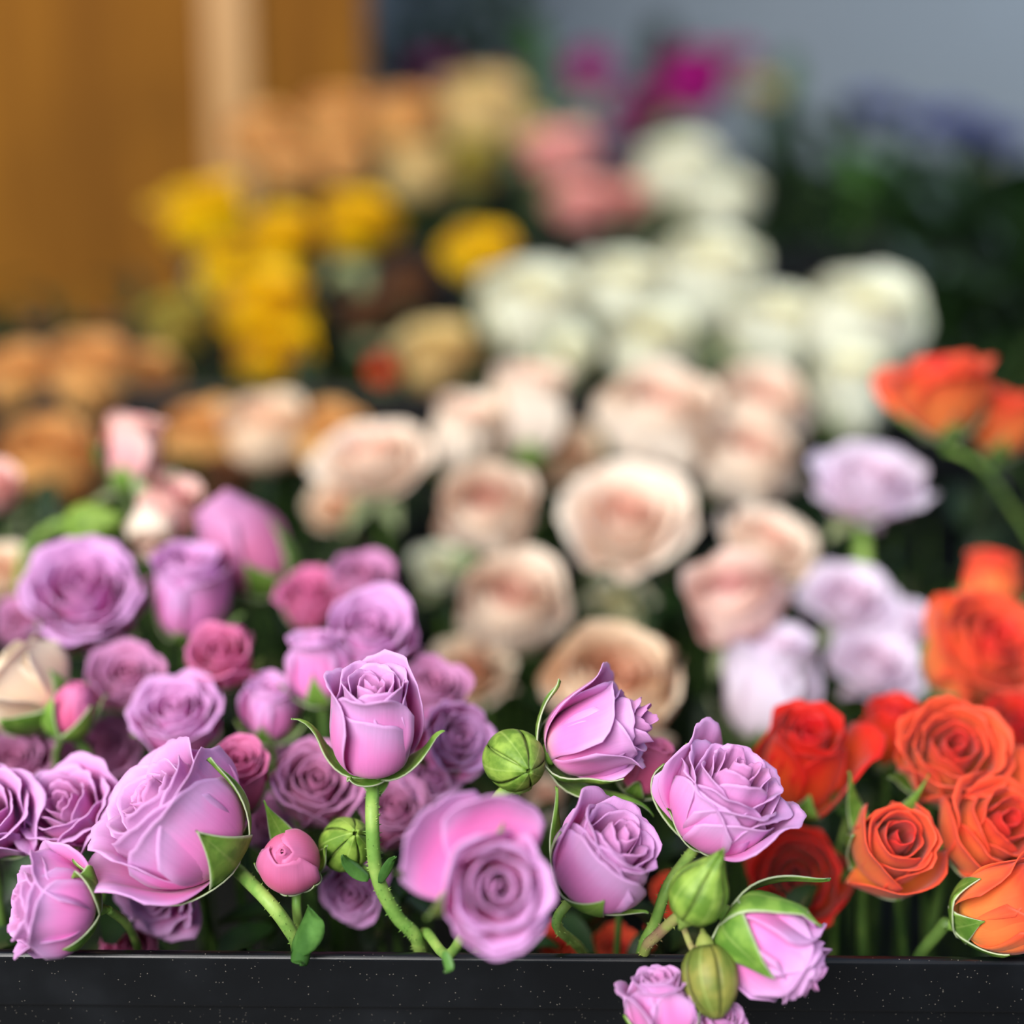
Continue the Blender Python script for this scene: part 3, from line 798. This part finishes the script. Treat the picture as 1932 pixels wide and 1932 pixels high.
# the small closed rose
r, b, s, M = lil('small closed dark pink rose with notched tip beside the large left rose', 546, 1622, .500, 122, (-.05, .42, .90), 'bud', 'pink', seed=102, stem=[(560, 1720, .508), (575, 1800, .53), (580, 1900, .56)],
    over=dict(bo=(88, 70, 22, -16, -40, -56), bm=(80, 56, 12, -16, -40, -60), n=8),
    sep_spec=[(-10, 'hug', .42, .2), (40, 'hug', .55, .16), (95, 'hug', .9, .12), (-160, 'half', .9, .16), (-90, 'hug', .6, .15)], smat=M_SEPAL)
# the left corner
lil('open lilac rose at the left behind the large leaning rose', 132, 1536, .528, 205, (-.20, .62, .70), 'open', seed=111, over=dict(L=(.78, .92, 1.0), bo=(89, 74, 40, 22, 26, 50)))
lil('lilac rose resting on the rim in the bottom left corner', 104, 1712, .488, 190, (-.88, .16, .44), 'cup', seed=118, over=dict(L=(.95, 1.1, 1.2), extra=[dict(phi=1.5, L=1.0, W=.5, betas=(88, 72, 34, 10, 8, 20), curl=40), dict(phi=2.3, L=1.1, W=.48, betas=(88, 76, 44, 26, 30, 50), curl=50, roll=.14)]),
    sep_spec=[(60, 'hug', .6, .2), (100, 'half', .7, .2), (-40, 'hug', .6, .15), (-110, 'hug', .6, .15), (180, 'hug', .6, .15)], stem=[(240, 1745, .51), (262, 1800, .53), (270, 1900, .56)])
lil('lilac rose cut off by the left edge, level with the large rose', -28, 1548, .520, 196, (.15, .6, .75), 'cup', seed=124)
lil('lilac rose lying face down under the large leaning rose', 308, 1668, .535, 190, (-.42, -.30, .84), 'open', seed=131, over=dict(bo=(89, 76, 46, 30, 30, 50)))
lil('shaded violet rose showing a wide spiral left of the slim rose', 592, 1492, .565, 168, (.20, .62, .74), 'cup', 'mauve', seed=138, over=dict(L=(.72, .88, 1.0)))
lil('pale lilac rose with a wide hollow heart behind the large leaning rose', 336, 1366, .590, 172, (-.03, .72, .66), 'cup', seed=143, over=dict(L=(.7, .86, .96)))
lil('deep pink rose peeping out right behind the large leaning rose', 448, 1470, .545, 120, (.12, .72, .6), 'goblet', 'pink', seed=149)
lil('lilac rose turned right with an oval spiral, right of the slim rose', 848, 1400, .570, 150, (.52, .30, .80), 'cup', seed=155, over=dict(L=(.8, .9, 1.0)))
lil('blurred pink lilac rose above the rose with the oval spiral', 812, 1312, .605, 130, (.2, .75, .6), 'cup', 'mauve', seed=160)
lil('lilac rose with frilled spiral just above the slim rose', 696, 1212, .615, 176, (.12, .70, .7), 'cup', seed=166)
lil('narrow lilac rose left above the slim upright rose', 600, 1258, .600, 112, (-.08, .95, .25), 'goblet', seed=171, over=dict(curl=(10, 30, 60)))
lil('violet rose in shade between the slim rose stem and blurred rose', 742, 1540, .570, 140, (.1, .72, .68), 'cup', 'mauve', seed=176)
lil('pink rose with dark hollow heart in the middle of the left group', 424, 1246, .610, 138, (-.12, .66, .74), 'cup', 'pink', seed=181, over=dict(n=12))
lil('small narrow lilac rose between the hollow pink rose and the shaded spiral', 512, 1340, .600, 100, (.04, .92, .38), 'goblet', seed=187)
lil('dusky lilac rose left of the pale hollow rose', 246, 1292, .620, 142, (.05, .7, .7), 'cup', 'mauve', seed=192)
lil('large open lilac rose high at the left under the pink and cream buds', 164, 1134, .655, 232, (.08, .62, .76), 'open', 'lilac', seed=197, over=dict(L=(.78, .92, 1.0), bo=(89, 72, 36, 18, 20, 50)))
lil('lilac rose right of the large open rose at the left', 358, 1120, .665, 150, (.12, .88, .45), 'goblet', seed=203, over=dict(curl=(10, 30, 64)))
lil('big blurred mauve bud leaning left above the lilac group', 460, 1026, .700, 160, (-.50, .80, .3), 'bud', 'mauve', seed=208)
lil('blurred pink rose behind the frilled lilac rose', 586, 1140, .685, 130, (-.05, .75, .6), 'cup', 'pink', seed=213)
lil('violet rose at the rear of the lilac group, above the frilled rose', 686, 1108, .690, 128, (.1, .75, .6), 'cup', 'mauve', seed=219)
r, b, s, M = lil('slender pink bud half wrapped in green sepals at the left', 134, 1336, .580, 82, (.36, .90, .25), 'bud', 'pink', seed=224, sep_spec=[(-30, 'hug', 1.0, .26), (50, 'hug', 1.0, .24), (120, 'hug', 1.0, .2), (-110, 'hug', 1.0, .2), (180, 'hug', 1.0, .2)])
rose('pale beige rose cut off by the left edge behind the slender bud', 44, 1306, .590, 225, (-.74, .66, .12), 'cup', 'beige', seed=229, name='beige_rose', group=None, over=dict(bo=(88, 70, 32, 18, 24, 50), curl=(10, 30, 90)),
     sep_spec=[(-20, 'hug', .5, .24), (70, 'hug', .5, .16), (140, 'hug', .5, .16), (-90, 'hug', .5, .2), (-150, 'hug', .5, .16)])
lil('small lilac rose low behind the stem of the slim rose', 672, 1668, .560, 130, (-.2, -.2, .9), 'cup', seed=234)
lil('dark pink petals of a rose squeezed between the pointed rose and the ruffled rose', 1216, 1446, .530, 92, (.3, .9, .2), 'goblet', 'pink', seed=239)
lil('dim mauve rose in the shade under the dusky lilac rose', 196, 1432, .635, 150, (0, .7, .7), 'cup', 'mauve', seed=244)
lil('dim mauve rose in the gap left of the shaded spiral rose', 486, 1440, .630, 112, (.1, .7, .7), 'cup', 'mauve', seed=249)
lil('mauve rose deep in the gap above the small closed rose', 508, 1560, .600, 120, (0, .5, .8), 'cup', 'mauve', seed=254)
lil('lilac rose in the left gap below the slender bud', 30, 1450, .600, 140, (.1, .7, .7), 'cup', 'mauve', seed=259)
lil('deep pink petals low behind the rim under the large leaning rose', 250, 1786, .560, 110, (.1, .3, .9), 'cup', 'pink', seed=264)
lil('lilac rose below the rose with the oval spiral', 812, 1470, .585, 120, (.1, .6, .8), 'cup', 'lilac', seed=269)
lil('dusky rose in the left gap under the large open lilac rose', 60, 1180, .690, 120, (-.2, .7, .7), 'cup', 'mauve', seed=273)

# ------------------------------------------------------------------ orange roses at the right
GO = 'orange roses in the front trough'
def ora(label, x, y, d, w, ax, form='cup', col='orange', **k):
    k.setdefault('name', 'orange_rose'); k.setdefault('group', GO)
    return rose(label, x, y, d, w, ax, form, col, **k)
ora('red and orange rose standing upright behind the ruffled lilac rose', 1514, 1440, .585, 168, (.06, .80, .56), 'goblet', 'red', seed=301, over=dict(extra=[dict(phi=1.3, L=1.05, betas=(86, 62, 22, 10, 14, 40), curl=50, roll=.12)]))
ora('pink tinged orange bud between the upright red rose and the large spiral rose', 1682, 1386, .620, 116, (-.02, .92, .35), 'goblet', 'red', seed=306)
ora('large orange rose with a clear spiral heart at the right', 1792, 1432, .565, 205, (-.05, .54, .84), 'cup', seed=311, over=dict(L=(.8, .92, 1.02), bo=(88, 70, 30, 8, 8, 20), extra=[dict(phi=.9, L=1.05, betas=(88, 76, 42, 26, 30, 50), curl=50, roll=.1)]))
ora('small orange rose facing out, nearest the middle of the orange group', 1682, 1594, .530, 158, (.02, .42, .91), 'goblet', seed=317, over=dict(n=13, L=(.84, .92, .98), extra=[dict(phi=.35, L=.9, W=.54, betas=(90, 80, 40, 6, -2, -4), curl=30)]),
    sep_spec=[(-95, 'hug', .8, .14), (-150, 'half', .9, .10), (100, 'bend', 1.0, .09), (150, 'bend', .9, .09), (10, 'hug', .4, .15)])
ora('orange rose with crimson heart below the large spiral rose, at the right edge', 1872, 1566, .540, 205, (.28, .46, .84), 'cup', seed=322, over=dict(L=(.82, .92, 1.0), extra=[dict(phi=-.6, L=1.0, W=.56, betas=(90, 80, 44, 14, 8, 8), curl=24)]))
ora('orange rose with yellow base at the rim in the bottom right corner', 1906, 1714, .503, 178, (.62, .42, .66), 'goblet', seed=328, sep_spec=[(-70, 'hug', .6, .2), (-20, 'hug', .5, .15), (40, 'hug', .5, .15), (120, 'hug', .5, .15), (180, 'hug', .5, .15)])
ora('dark red rose in the shade under the upright red rose', 1508, 1658, .590, 188, (-.25, .30, .92), 'cup', 'red', seed=333)
ora('big orange rose at the right edge above the spiral rose', 1838, 1240, .670, 240, (.32, .52, .78), 'cup', seed=338, over=dict(L=(.82, .92, 1.02)))
ora('red rose partly hidden behind the big orange rose at the right edge', 1936, 1260, .70, 170, (.3, .6, .7), 'cup', 'red', seed=343)
ora('small blurred orange bud above the big rose at the right edge', 1868, 1104, .730, 104, (.05, .95, .2), 'goblet', seed=348)
ora('red rose between the big orange rose and the large spiral rose', 1910, 1386, .630, 130, (.1, .6, .7), 'cup', 'red', seed=353)
ora('flared orange and yellow rose held high at the upper right', 1775, 752, .760, 214, (-.16, .93, .2), 'cup', seed=358, thick=.035, stem=[(1850, 880, .71), (1910, 960, .74), (1970, 1050, .76)], over=dict(bo=(86, 58, 32, 26, 30, 40), L=(.9, 1.05, 1.15)))
ora('orange rose leaning on the flared rose at the upper right edge', 1890, 800, .790, 170, (.12, .92, .25), 'cup', seed=363, thick=.035, stem=[(1920, 880, .73), (1960, 960, .75), (2000, 1050, .78)], over=dict(bo=(86, 60, 26, 16, 20, 30), L=(.9, 1.1, 1.25)), stemmat=M_STEM_SHADE)
for k, (x, y, w_, dd, lb) in enumerate(((1052, 1780, 80, .58, 'orange petals low behind the rim under the lilac rose with spiral heart'), (1165, 1795, 90, .585, 'orange rose low behind the rim, left of the crossing stems'), (1262, 1772, 100, .60, 'yellow orange rose low behind the crossing stems'),
                                 (1262, 1690, 70, .61, 'orange rose glimpsed through the stems beside the pointed green bud'))):
    ora(lb, x, y, dd, w_, (0, .6, .8), 'cup', seed=370 + k)
# ------------------------------------------------------------------ soft roses behind
def many(name, cat, group, rows):
    for k, (label, x, y, d, w, ax, form, col) in enumerate(rows):
        rose(label, x, y, d, w, ax, form, col, seed=k * 3 + 5 + k // 4, spin=47 * k, hero=False, name=name, cat=cat, group=group)
many('pink_bud', 'rose', 'pink and cream buds above the lilac roses', [
    ('pink bud with cream edge at the top of the left stem', 250, 852, .690, 128, (.18, .95, .2), 'goblet', 'candy'),
    ('cream and pink bud right of and below the topmost left bud', 312, 968, .680, 118, (.42, .70, .5), 'goblet', 'candy'),
    ('cream bud in front, hanging under the two pink buds', 286, 996, .670, 92, (.1, -.6, .6), 'goblet', 'peach'),
    ('pink edged rose cut off by the left edge beside the apricot rose', -8, 925, .720, 104, (.1, .7, .7), 'cup', 'candy'),
    ('dull pink rose cut off by the left edge beside the large open lilac rose', 6, 1090, .720, 120, (.1, .7, .7), 'cup', 'beige')])
many('peach_rose', 'rose', 'peach white roses at the back of the front trough', [
    ('tall peach white rose at the top middle of the peach group', 1000, 782, .860, 168, (.02, .88, .42), 'goblet', 'peach'),
    ('small peach white rose left of the tall one', 872, 832, .845, 136, (.18, .85, .5), 'goblet', 'peach'),
    ('open cream white rose at the left end of the peach group', 706, 872, .805, 224, (-.08, .82, .5), 'open', 'peach'),
    ('peach rose facing out with pink heart, left of the largest', 922, 968, .765, 184, (-.05, .55, .82), 'globe', 'peach'),
    ('peach rose with browned petal edge below the pink hearted rose', 962, 1152, .735, 204, (.06, .64, .76), 'globe', 'peach'),
    ('largest peach white rose with spread petals in the middle of the photo', 1184, 985, .765, 262, (0, .66, .75), 'open', 'peach'),
    ('pinkish peach rose behind the largest peach rose', 1240, 802, .855, 226, (.04, .76, .62), 'globe', 'peach'),
    ('round peach rose at the rear right of the peach group', 1432, 790, .885, 196, (.05, .72, .66), 'globe', 'peach'),
    ('pale peach rose in front of the round one at the right', 1412, 880, .845, 184, (.02, .7, .7), 'globe', 'peach'),
    ('round closed peach ball below right of the largest peach rose', 1388, 1140, .690, 190, (-.30, .74, .6), 'globe', 'blush'),
    ('flat pale peach rose behind the round closed ball', 1446, 1034, .755, 206, (.25, .72, .6), 'open', 'peach'),
    ('large apricot centred rose just behind the pointed lilac rose', 1162, 1304, .665, 262, (.04, .60, .78), 'globe', 'beige'),
    ('greyish white rose in shade below the largest peach rose', 1164, 1150, .800, 150, (0, .7, .7), 'open', 'white'),
    ('beige outer petals of a rose above the oval spiral lilac rose', 892, 1270, .725, 160, (-.1, .6, .8), 'open', 'beige'),
    ('shaded beige rose right of and below the tall peach rose', 1058, 872, .905, 140, (.1, .7, .7), 'cup', 'beige'),
    ('bluish white rose in shade left below the pink hearted rose', 836, 1080, .830, 104, (0, .7, .7), 'cup', 'white'),
    ('small shaded cream rose under the open cream white rose', 636, 958, .860, 118, (0, .7, .7), 'open', 'beige'),
    ('whitish rose deep in the gap above the crossing rose stems', 1030, 1516, .680, 74, (0, .7, .7), 'goblet', 'peach')])
many('pale_lilac_rose', 'rose', 'pale lilac roses at the right', [
    ('pale lilac rose on a bright green stem at the upper right', 1642, 920, .745, 238, (.05, .82, .55), 'open', 'pale'),
    ('pale lilac goblet rose above the upright red rose', 1452, 1296, .680, 186, (.04, .92, .35), 'goblet', 'pale'),
    ('pale lilac rose under the bright green stem', 1604, 1136, .725, 178, (.05, .7, .7), 'open', 'pale'),
    ('pale lilac rose left of the big orange rose', 1652, 1258, .705, 186, (.1, .7, .7), 'open', 'pale'),
    ('small pale lilac rose touching the big orange rose', 1712, 1184, .720, 96, (.2, .7, .6), 'cup', 'pale')])
many('white_rose', 'rose', 'white roses in the second trough', [
    ('cream white rose at the left of the white row', 1004, 598, 1.06, 206, (-.05, .8, .6), 'globe', 'white'),
    ('white rose second from left in the white row', 1172, 566, 1.09, 190, (-.02, .8, .6), 'globe', 'white'),
    ('white rose at the top of the white row', 1330, 540, 1.11, 214, (0, .8, .6), 'globe', 'white'),
    ('white rose right of and below the topmost white rose', 1462, 632, 1.05, 180, (0, .8, .6), 'globe', 'white'),
    ('white rose at the right end of the white row', 1618, 622, 1.02, 220, (.1, .8, .6), 'globe', 'white'),
    ('cream white rose in front of the white row, above the peach roses', 1222, 662, 1.01, 170, (0, .7, .7), 'globe', 'white'),
    ('greenish white rose between the left cream rose and peach roses', 1068, 680, 1.03, 124, (0, .7, .7), 'cup', 'white'),
    ('low cream rose at the left under the lone yellow rose', 826, 684, 1.03, 166, (-.1, .8, .6), 'cup', 'straw'),
    ('white rose with drooping petals behind the flared orange rose', 1604, 752, .975, 150, (-.1, .8, .5), 'goblet', 'white')])
many('yellow_rose', 'rose', 'yellow roses in the second trough', [
    ('yellow rose at the upper left of the yellow group', 386, 414, 1.16, 170, (-.2, .8, .5), 'cup', 'yellow'),
    ('yellow rose in the middle of the yellow group', 530, 468, 1.16, 156, (0, .8, .6), 'cup', 'yellow'),
    ('yellow rose at the right end of the yellow group', 672, 432, 1.18, 152, (.1, .8, .6), 'cup', 'yellow'),
    ('small yellow rose joining the upper and lower yellow roses', 420, 520, 1.14, 100, (0, .8, .6), 'goblet', 'yellow'),
    ('yellow rose of the lower pair, upper one', 500, 590, 1.10, 176, (.05, .8, .6), 'cup', 'yellow'),
    ('yellow rose of the lower pair, bottom one above the black band', 512, 676, 1.07, 150, (.05, .7, .7), 'cup', 'yellow'),
    ('lone yellow rose apart from the others, left of the white roses', 908, 490, 1.16, 138, (.1, .8, .5), 'cup', 'yellow'),
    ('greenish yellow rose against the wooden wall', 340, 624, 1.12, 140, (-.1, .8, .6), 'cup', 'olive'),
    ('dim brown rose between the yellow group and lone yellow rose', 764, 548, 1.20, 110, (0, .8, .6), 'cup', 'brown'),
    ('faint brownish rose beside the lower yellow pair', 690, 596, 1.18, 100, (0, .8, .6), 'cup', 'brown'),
    ('small dark red bud left of the low cream rose', 722, 700, 1.08, 46, (0, .9, .4), 'goblet', 'red')])
many('apricot_rose', 'rose', 'apricot roses at the left', [
    ('apricot rose at the far left behind the trough band', 36, 722, 1.00, 140, (-.1, .8, .6), 'globe', 'apricot'),
    ('larger apricot rose second from the left edge', 176, 716, 1.00, 180, (0, .8, .6), 'globe', 'apricot'),
    ('small apricot rose under the greenish yellow rose', 276, 712, 1.03, 112, (.1, .8, .6), 'cup', 'apricot'),
    ('big apricot rose behind the pink buds at the left', 98, 884, .920, 196, (0, .75, .65), 'globe', 'apricot'),
    ('apricot rose in front of the black band, left one of the row', 380, 836, .930, 150, (0, .8, .6), 'globe', 'apricot'),
    ('apricot rose in front of the black band, middle of the row', 500, 826, .925, 164, (0, .8, .6), 'globe', 'beige'),
    ('apricot rose in front of the black band beside the open cream rose', 618, 836, .925, 150, (.05, .8, .6), 'globe', 'apricot'),
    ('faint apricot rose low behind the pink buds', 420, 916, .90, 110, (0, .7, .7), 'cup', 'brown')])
many('apricot_rose', 'rose', 'blurred roses in the third trough', [
    ('blurred apricot rose beside the pale batten', 494, 268, 1.46, 128, (-.1, .8, .6), 'globe', 'apricot'),
    ('blurred apricot rose right of the one by the batten', 548, 322, 1.42, 110, (0, .8, .6), 'globe', 'apricot'),
    ('blurred apricot rose at the top of the apricot group', 634, 236, 1.48, 132, (0, .8, .6), 'globe', 'apricot'),
    ('blurred apricot rose left of the straw coloured ones', 752, 238, 1.50, 138, (0, .8, .6), 'globe', 'apricot'),
    ('blurred apricot rose above the right yellow rose', 640, 318, 1.44, 100, (0, .8, .6), 'globe', 'apricot')])
many('straw_rose', 'rose', 'blurred roses in the third trough', [
    ('blurred straw yellow rose, the higher one', 908, 222, 1.52, 172, (0, .8, .6), 'globe', 'straw'),
    ('blurred straw yellow rose, lower one above the lone yellow rose', 792, 330, 1.46, 132, (0, .8, .6), 'globe', 'straw'),
    ('blurred straw rose touching the pink one', 1000, 262, 1.50, 90, (0, .8, .6), 'cup', 'straw'),
    ('dark olive rose head between straw and pink roses', 884, 318, 1.47, 120, (0, .7, .7), 'cup', 'olive')])
many('pink_rose', 'rose', 'blurred roses in the third trough', [
    ('blurred salmon pink rose, the upper left one', 1058, 296, 1.46, 134, (-.1, .8, .5), 'cup', 'rosepink'),
    ('blurred salmon pink rose, lower one against the black band', 1098, 392, 1.42, 118, (0, .8, .6), 'cup', 'rosepink'),
    ('small dull pink rose left of the blurred cream bloom', 1176, 384, 1.44, 90, (0, .8, .6), 'cup', 'rosepink')])
many('cream_rose', 'rose', 'blurred roses in the third trough', [
    ('blurred cream rose above the white row, upper left half', 1286, 338, 1.44, 160, (-.1, .8, .6), 'globe', 'white'),
    ('blurred cream rose above the white row, lower right half', 1362, 388, 1.42, 140, (.2, .7, .6), 'globe', 'white')])
many('magenta_flower', 'flower', 'magenta flowers at the back', [
    ('dark magenta flower behind the apricot roses', 824, 132, 1.95, 108, (0, .8, .6), 'ruffle', 'magenta'),
    ('very dark magenta flower between the two plum clusters', 952, 150, 1.98, 70, (0, .8, .6), 'ruffle', 'magenta'),
    ('magenta flower left of the brightest one', 1112, 136, 1.92, 92, (0, .8, .6), 'globe', 'magenta'),
    ('brightest magenta flower at the top middle', 1308, 156, 1.86, 136, (0, .7, .7), 'globe', 'magenta'),
    ('magenta flower below and left of the brightest', 1204, 204, 1.88, 110, (0, .7, .7), 'ruffle', 'magenta'),
    ('magenta flower at the upper right of the brightest', 1394, 106, 1.92, 80, (0, .8, .6), 'ruffle', 'magenta'),
    ('dark plum flower just above the blurred salmon rose', 1160, 268, 1.84, 70, (0, .8, .6), 'ruffle', 'magenta'),
    ('grey green seed head beside the brightest magenta flower', 1432, 168, 1.90, 84, (0, .8, .6), 'ruffle', 'straw')])
many('blue_flower', 'flower', 'blue flowers at the right', [
    ('blue flower at the top left of the blue group', 1652, 204, 1.90, 110, (0, .8, .6), 'ruffle', 'blue'),
    ('dark blue flower right of the topmost blue one', 1800, 236, 1.88, 130, (0, .8, .6), 'ruffle', 'blue'),
    ('blue flower high at the right edge', 1886, 262, 1.86, 110, (0, .8, .6), 'ruffle', 'blue'),
    ('blue flower low against the dark leaves', 1552, 396, 1.70, 110, (0, .8, .6), 'ruffle', 'blue'),
    ('lavender flower cut off by the right edge', 1924, 356, 1.66, 84, (0, .7, .7), 'ruffle', 'violet'),
    ('small blue flower between the two top blue flowers', 1728, 222, 1.92, 80, (0, .8, .6), 'ruffle', 'blue')])

# bright green stems and buds seen beside the blurred blooms
def sprig(label, pts, rad, name='green_stem', leafs=(), mat=None):
    base = P(*pts[0]); root = empty(name, base); tag(root, label, 'stem')
    yy, zf = floor_at(base)
    q = [P(*p) for p in pts]; q = q + [Vector((q[-1].x, .5 * (q[-1].y + yy), .5 * (q[-1].z + zf))), Vector((q[-1].x, yy, zf + .003))]
    V, F, uv, la = tube([p - base for p in q], [rad] * len(q), n=8)
    link('stem', mk_mesh('stem', V, F, mat or M_STEM, uv), root)
    for i, (px, py, d, ln, ax, wd) in enumerate(leafs):
        leaf_part(root, base, px, py, d, ln, ax, width=wd, seed=i + 50)
    return root, base
r, b = sprig('bright green stem below the pale lilac rose at the upper right', [(1628, 985, .75), (1630, 1060, .74), (1634, 1110, .745)], .0034)
r, b = sprig('curved green stem carrying a green bud left of the pink and cream buds', [(176, 985, .676), (110, 990, .680), (60, 1030, .69), (40, 1100, .70)], .0022, leafs=[(232, 905, .684, 90, (-.6, .75, .1), .5)])
ob = green_bud(r, b, 176, 990, .674, 74, (.9, .2, .4), [(130, 986, .678), (112, 990, .680)], seed=31)
r, b = sprig('leafy green stem in the dark gap between orange roses at the right', [(1612, 1500, .575), (1590, 1580, .58), (1580, 1640, .59)], .0012, leafs=[(1600, 1540, .575, 90, (-.5, .8, .2), .3)])

# dark leafy stems on the right
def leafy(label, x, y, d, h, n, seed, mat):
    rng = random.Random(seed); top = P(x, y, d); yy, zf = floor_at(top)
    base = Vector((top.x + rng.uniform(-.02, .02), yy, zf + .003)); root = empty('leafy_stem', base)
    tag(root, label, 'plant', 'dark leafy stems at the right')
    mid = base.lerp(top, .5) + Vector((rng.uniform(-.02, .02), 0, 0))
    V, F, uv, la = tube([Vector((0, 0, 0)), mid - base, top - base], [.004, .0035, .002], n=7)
    link('stem', mk_mesh('stem', V, F, M_STEM_SHADE, uv), root)
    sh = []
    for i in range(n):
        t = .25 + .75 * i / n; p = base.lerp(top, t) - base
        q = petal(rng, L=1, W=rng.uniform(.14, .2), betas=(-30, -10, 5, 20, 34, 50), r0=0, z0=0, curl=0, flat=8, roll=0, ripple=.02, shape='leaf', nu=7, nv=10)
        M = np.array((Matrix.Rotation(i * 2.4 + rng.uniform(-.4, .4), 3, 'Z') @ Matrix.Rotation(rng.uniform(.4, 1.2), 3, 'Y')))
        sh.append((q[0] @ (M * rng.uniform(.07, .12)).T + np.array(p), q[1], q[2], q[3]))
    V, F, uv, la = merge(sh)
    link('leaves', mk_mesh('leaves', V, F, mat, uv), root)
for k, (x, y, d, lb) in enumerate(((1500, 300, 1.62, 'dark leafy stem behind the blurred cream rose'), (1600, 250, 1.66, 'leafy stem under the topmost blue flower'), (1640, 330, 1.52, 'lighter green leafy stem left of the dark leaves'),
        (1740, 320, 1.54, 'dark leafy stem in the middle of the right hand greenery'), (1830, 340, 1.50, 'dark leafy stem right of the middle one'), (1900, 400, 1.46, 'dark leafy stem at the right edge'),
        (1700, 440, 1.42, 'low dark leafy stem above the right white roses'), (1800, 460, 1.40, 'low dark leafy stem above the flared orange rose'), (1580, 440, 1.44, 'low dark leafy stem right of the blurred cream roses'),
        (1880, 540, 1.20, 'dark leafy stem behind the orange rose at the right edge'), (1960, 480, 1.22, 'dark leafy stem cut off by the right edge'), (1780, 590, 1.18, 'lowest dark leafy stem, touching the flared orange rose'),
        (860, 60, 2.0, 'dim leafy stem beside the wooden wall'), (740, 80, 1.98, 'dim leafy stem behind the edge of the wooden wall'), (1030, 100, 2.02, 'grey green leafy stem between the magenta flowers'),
        (905, 30, 2.1, 'added leafy stem darkening the wall, second right of the wooden wall'), (800, 0, 2.06, 'tall added leafy stem darkening the wall near the wooden wall'), (970, -10, 2.12, 'tall added leafy stem darkening the wall behind the straw roses'),  # stems added so that the wall behind them looks darker
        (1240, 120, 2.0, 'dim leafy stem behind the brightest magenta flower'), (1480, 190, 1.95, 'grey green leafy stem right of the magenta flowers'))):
    leafy(lb, x, y, d, 0, 16, 600 + k, M_LEAF_SHADE if k not in (2, 14, 19) else M_LEAF)
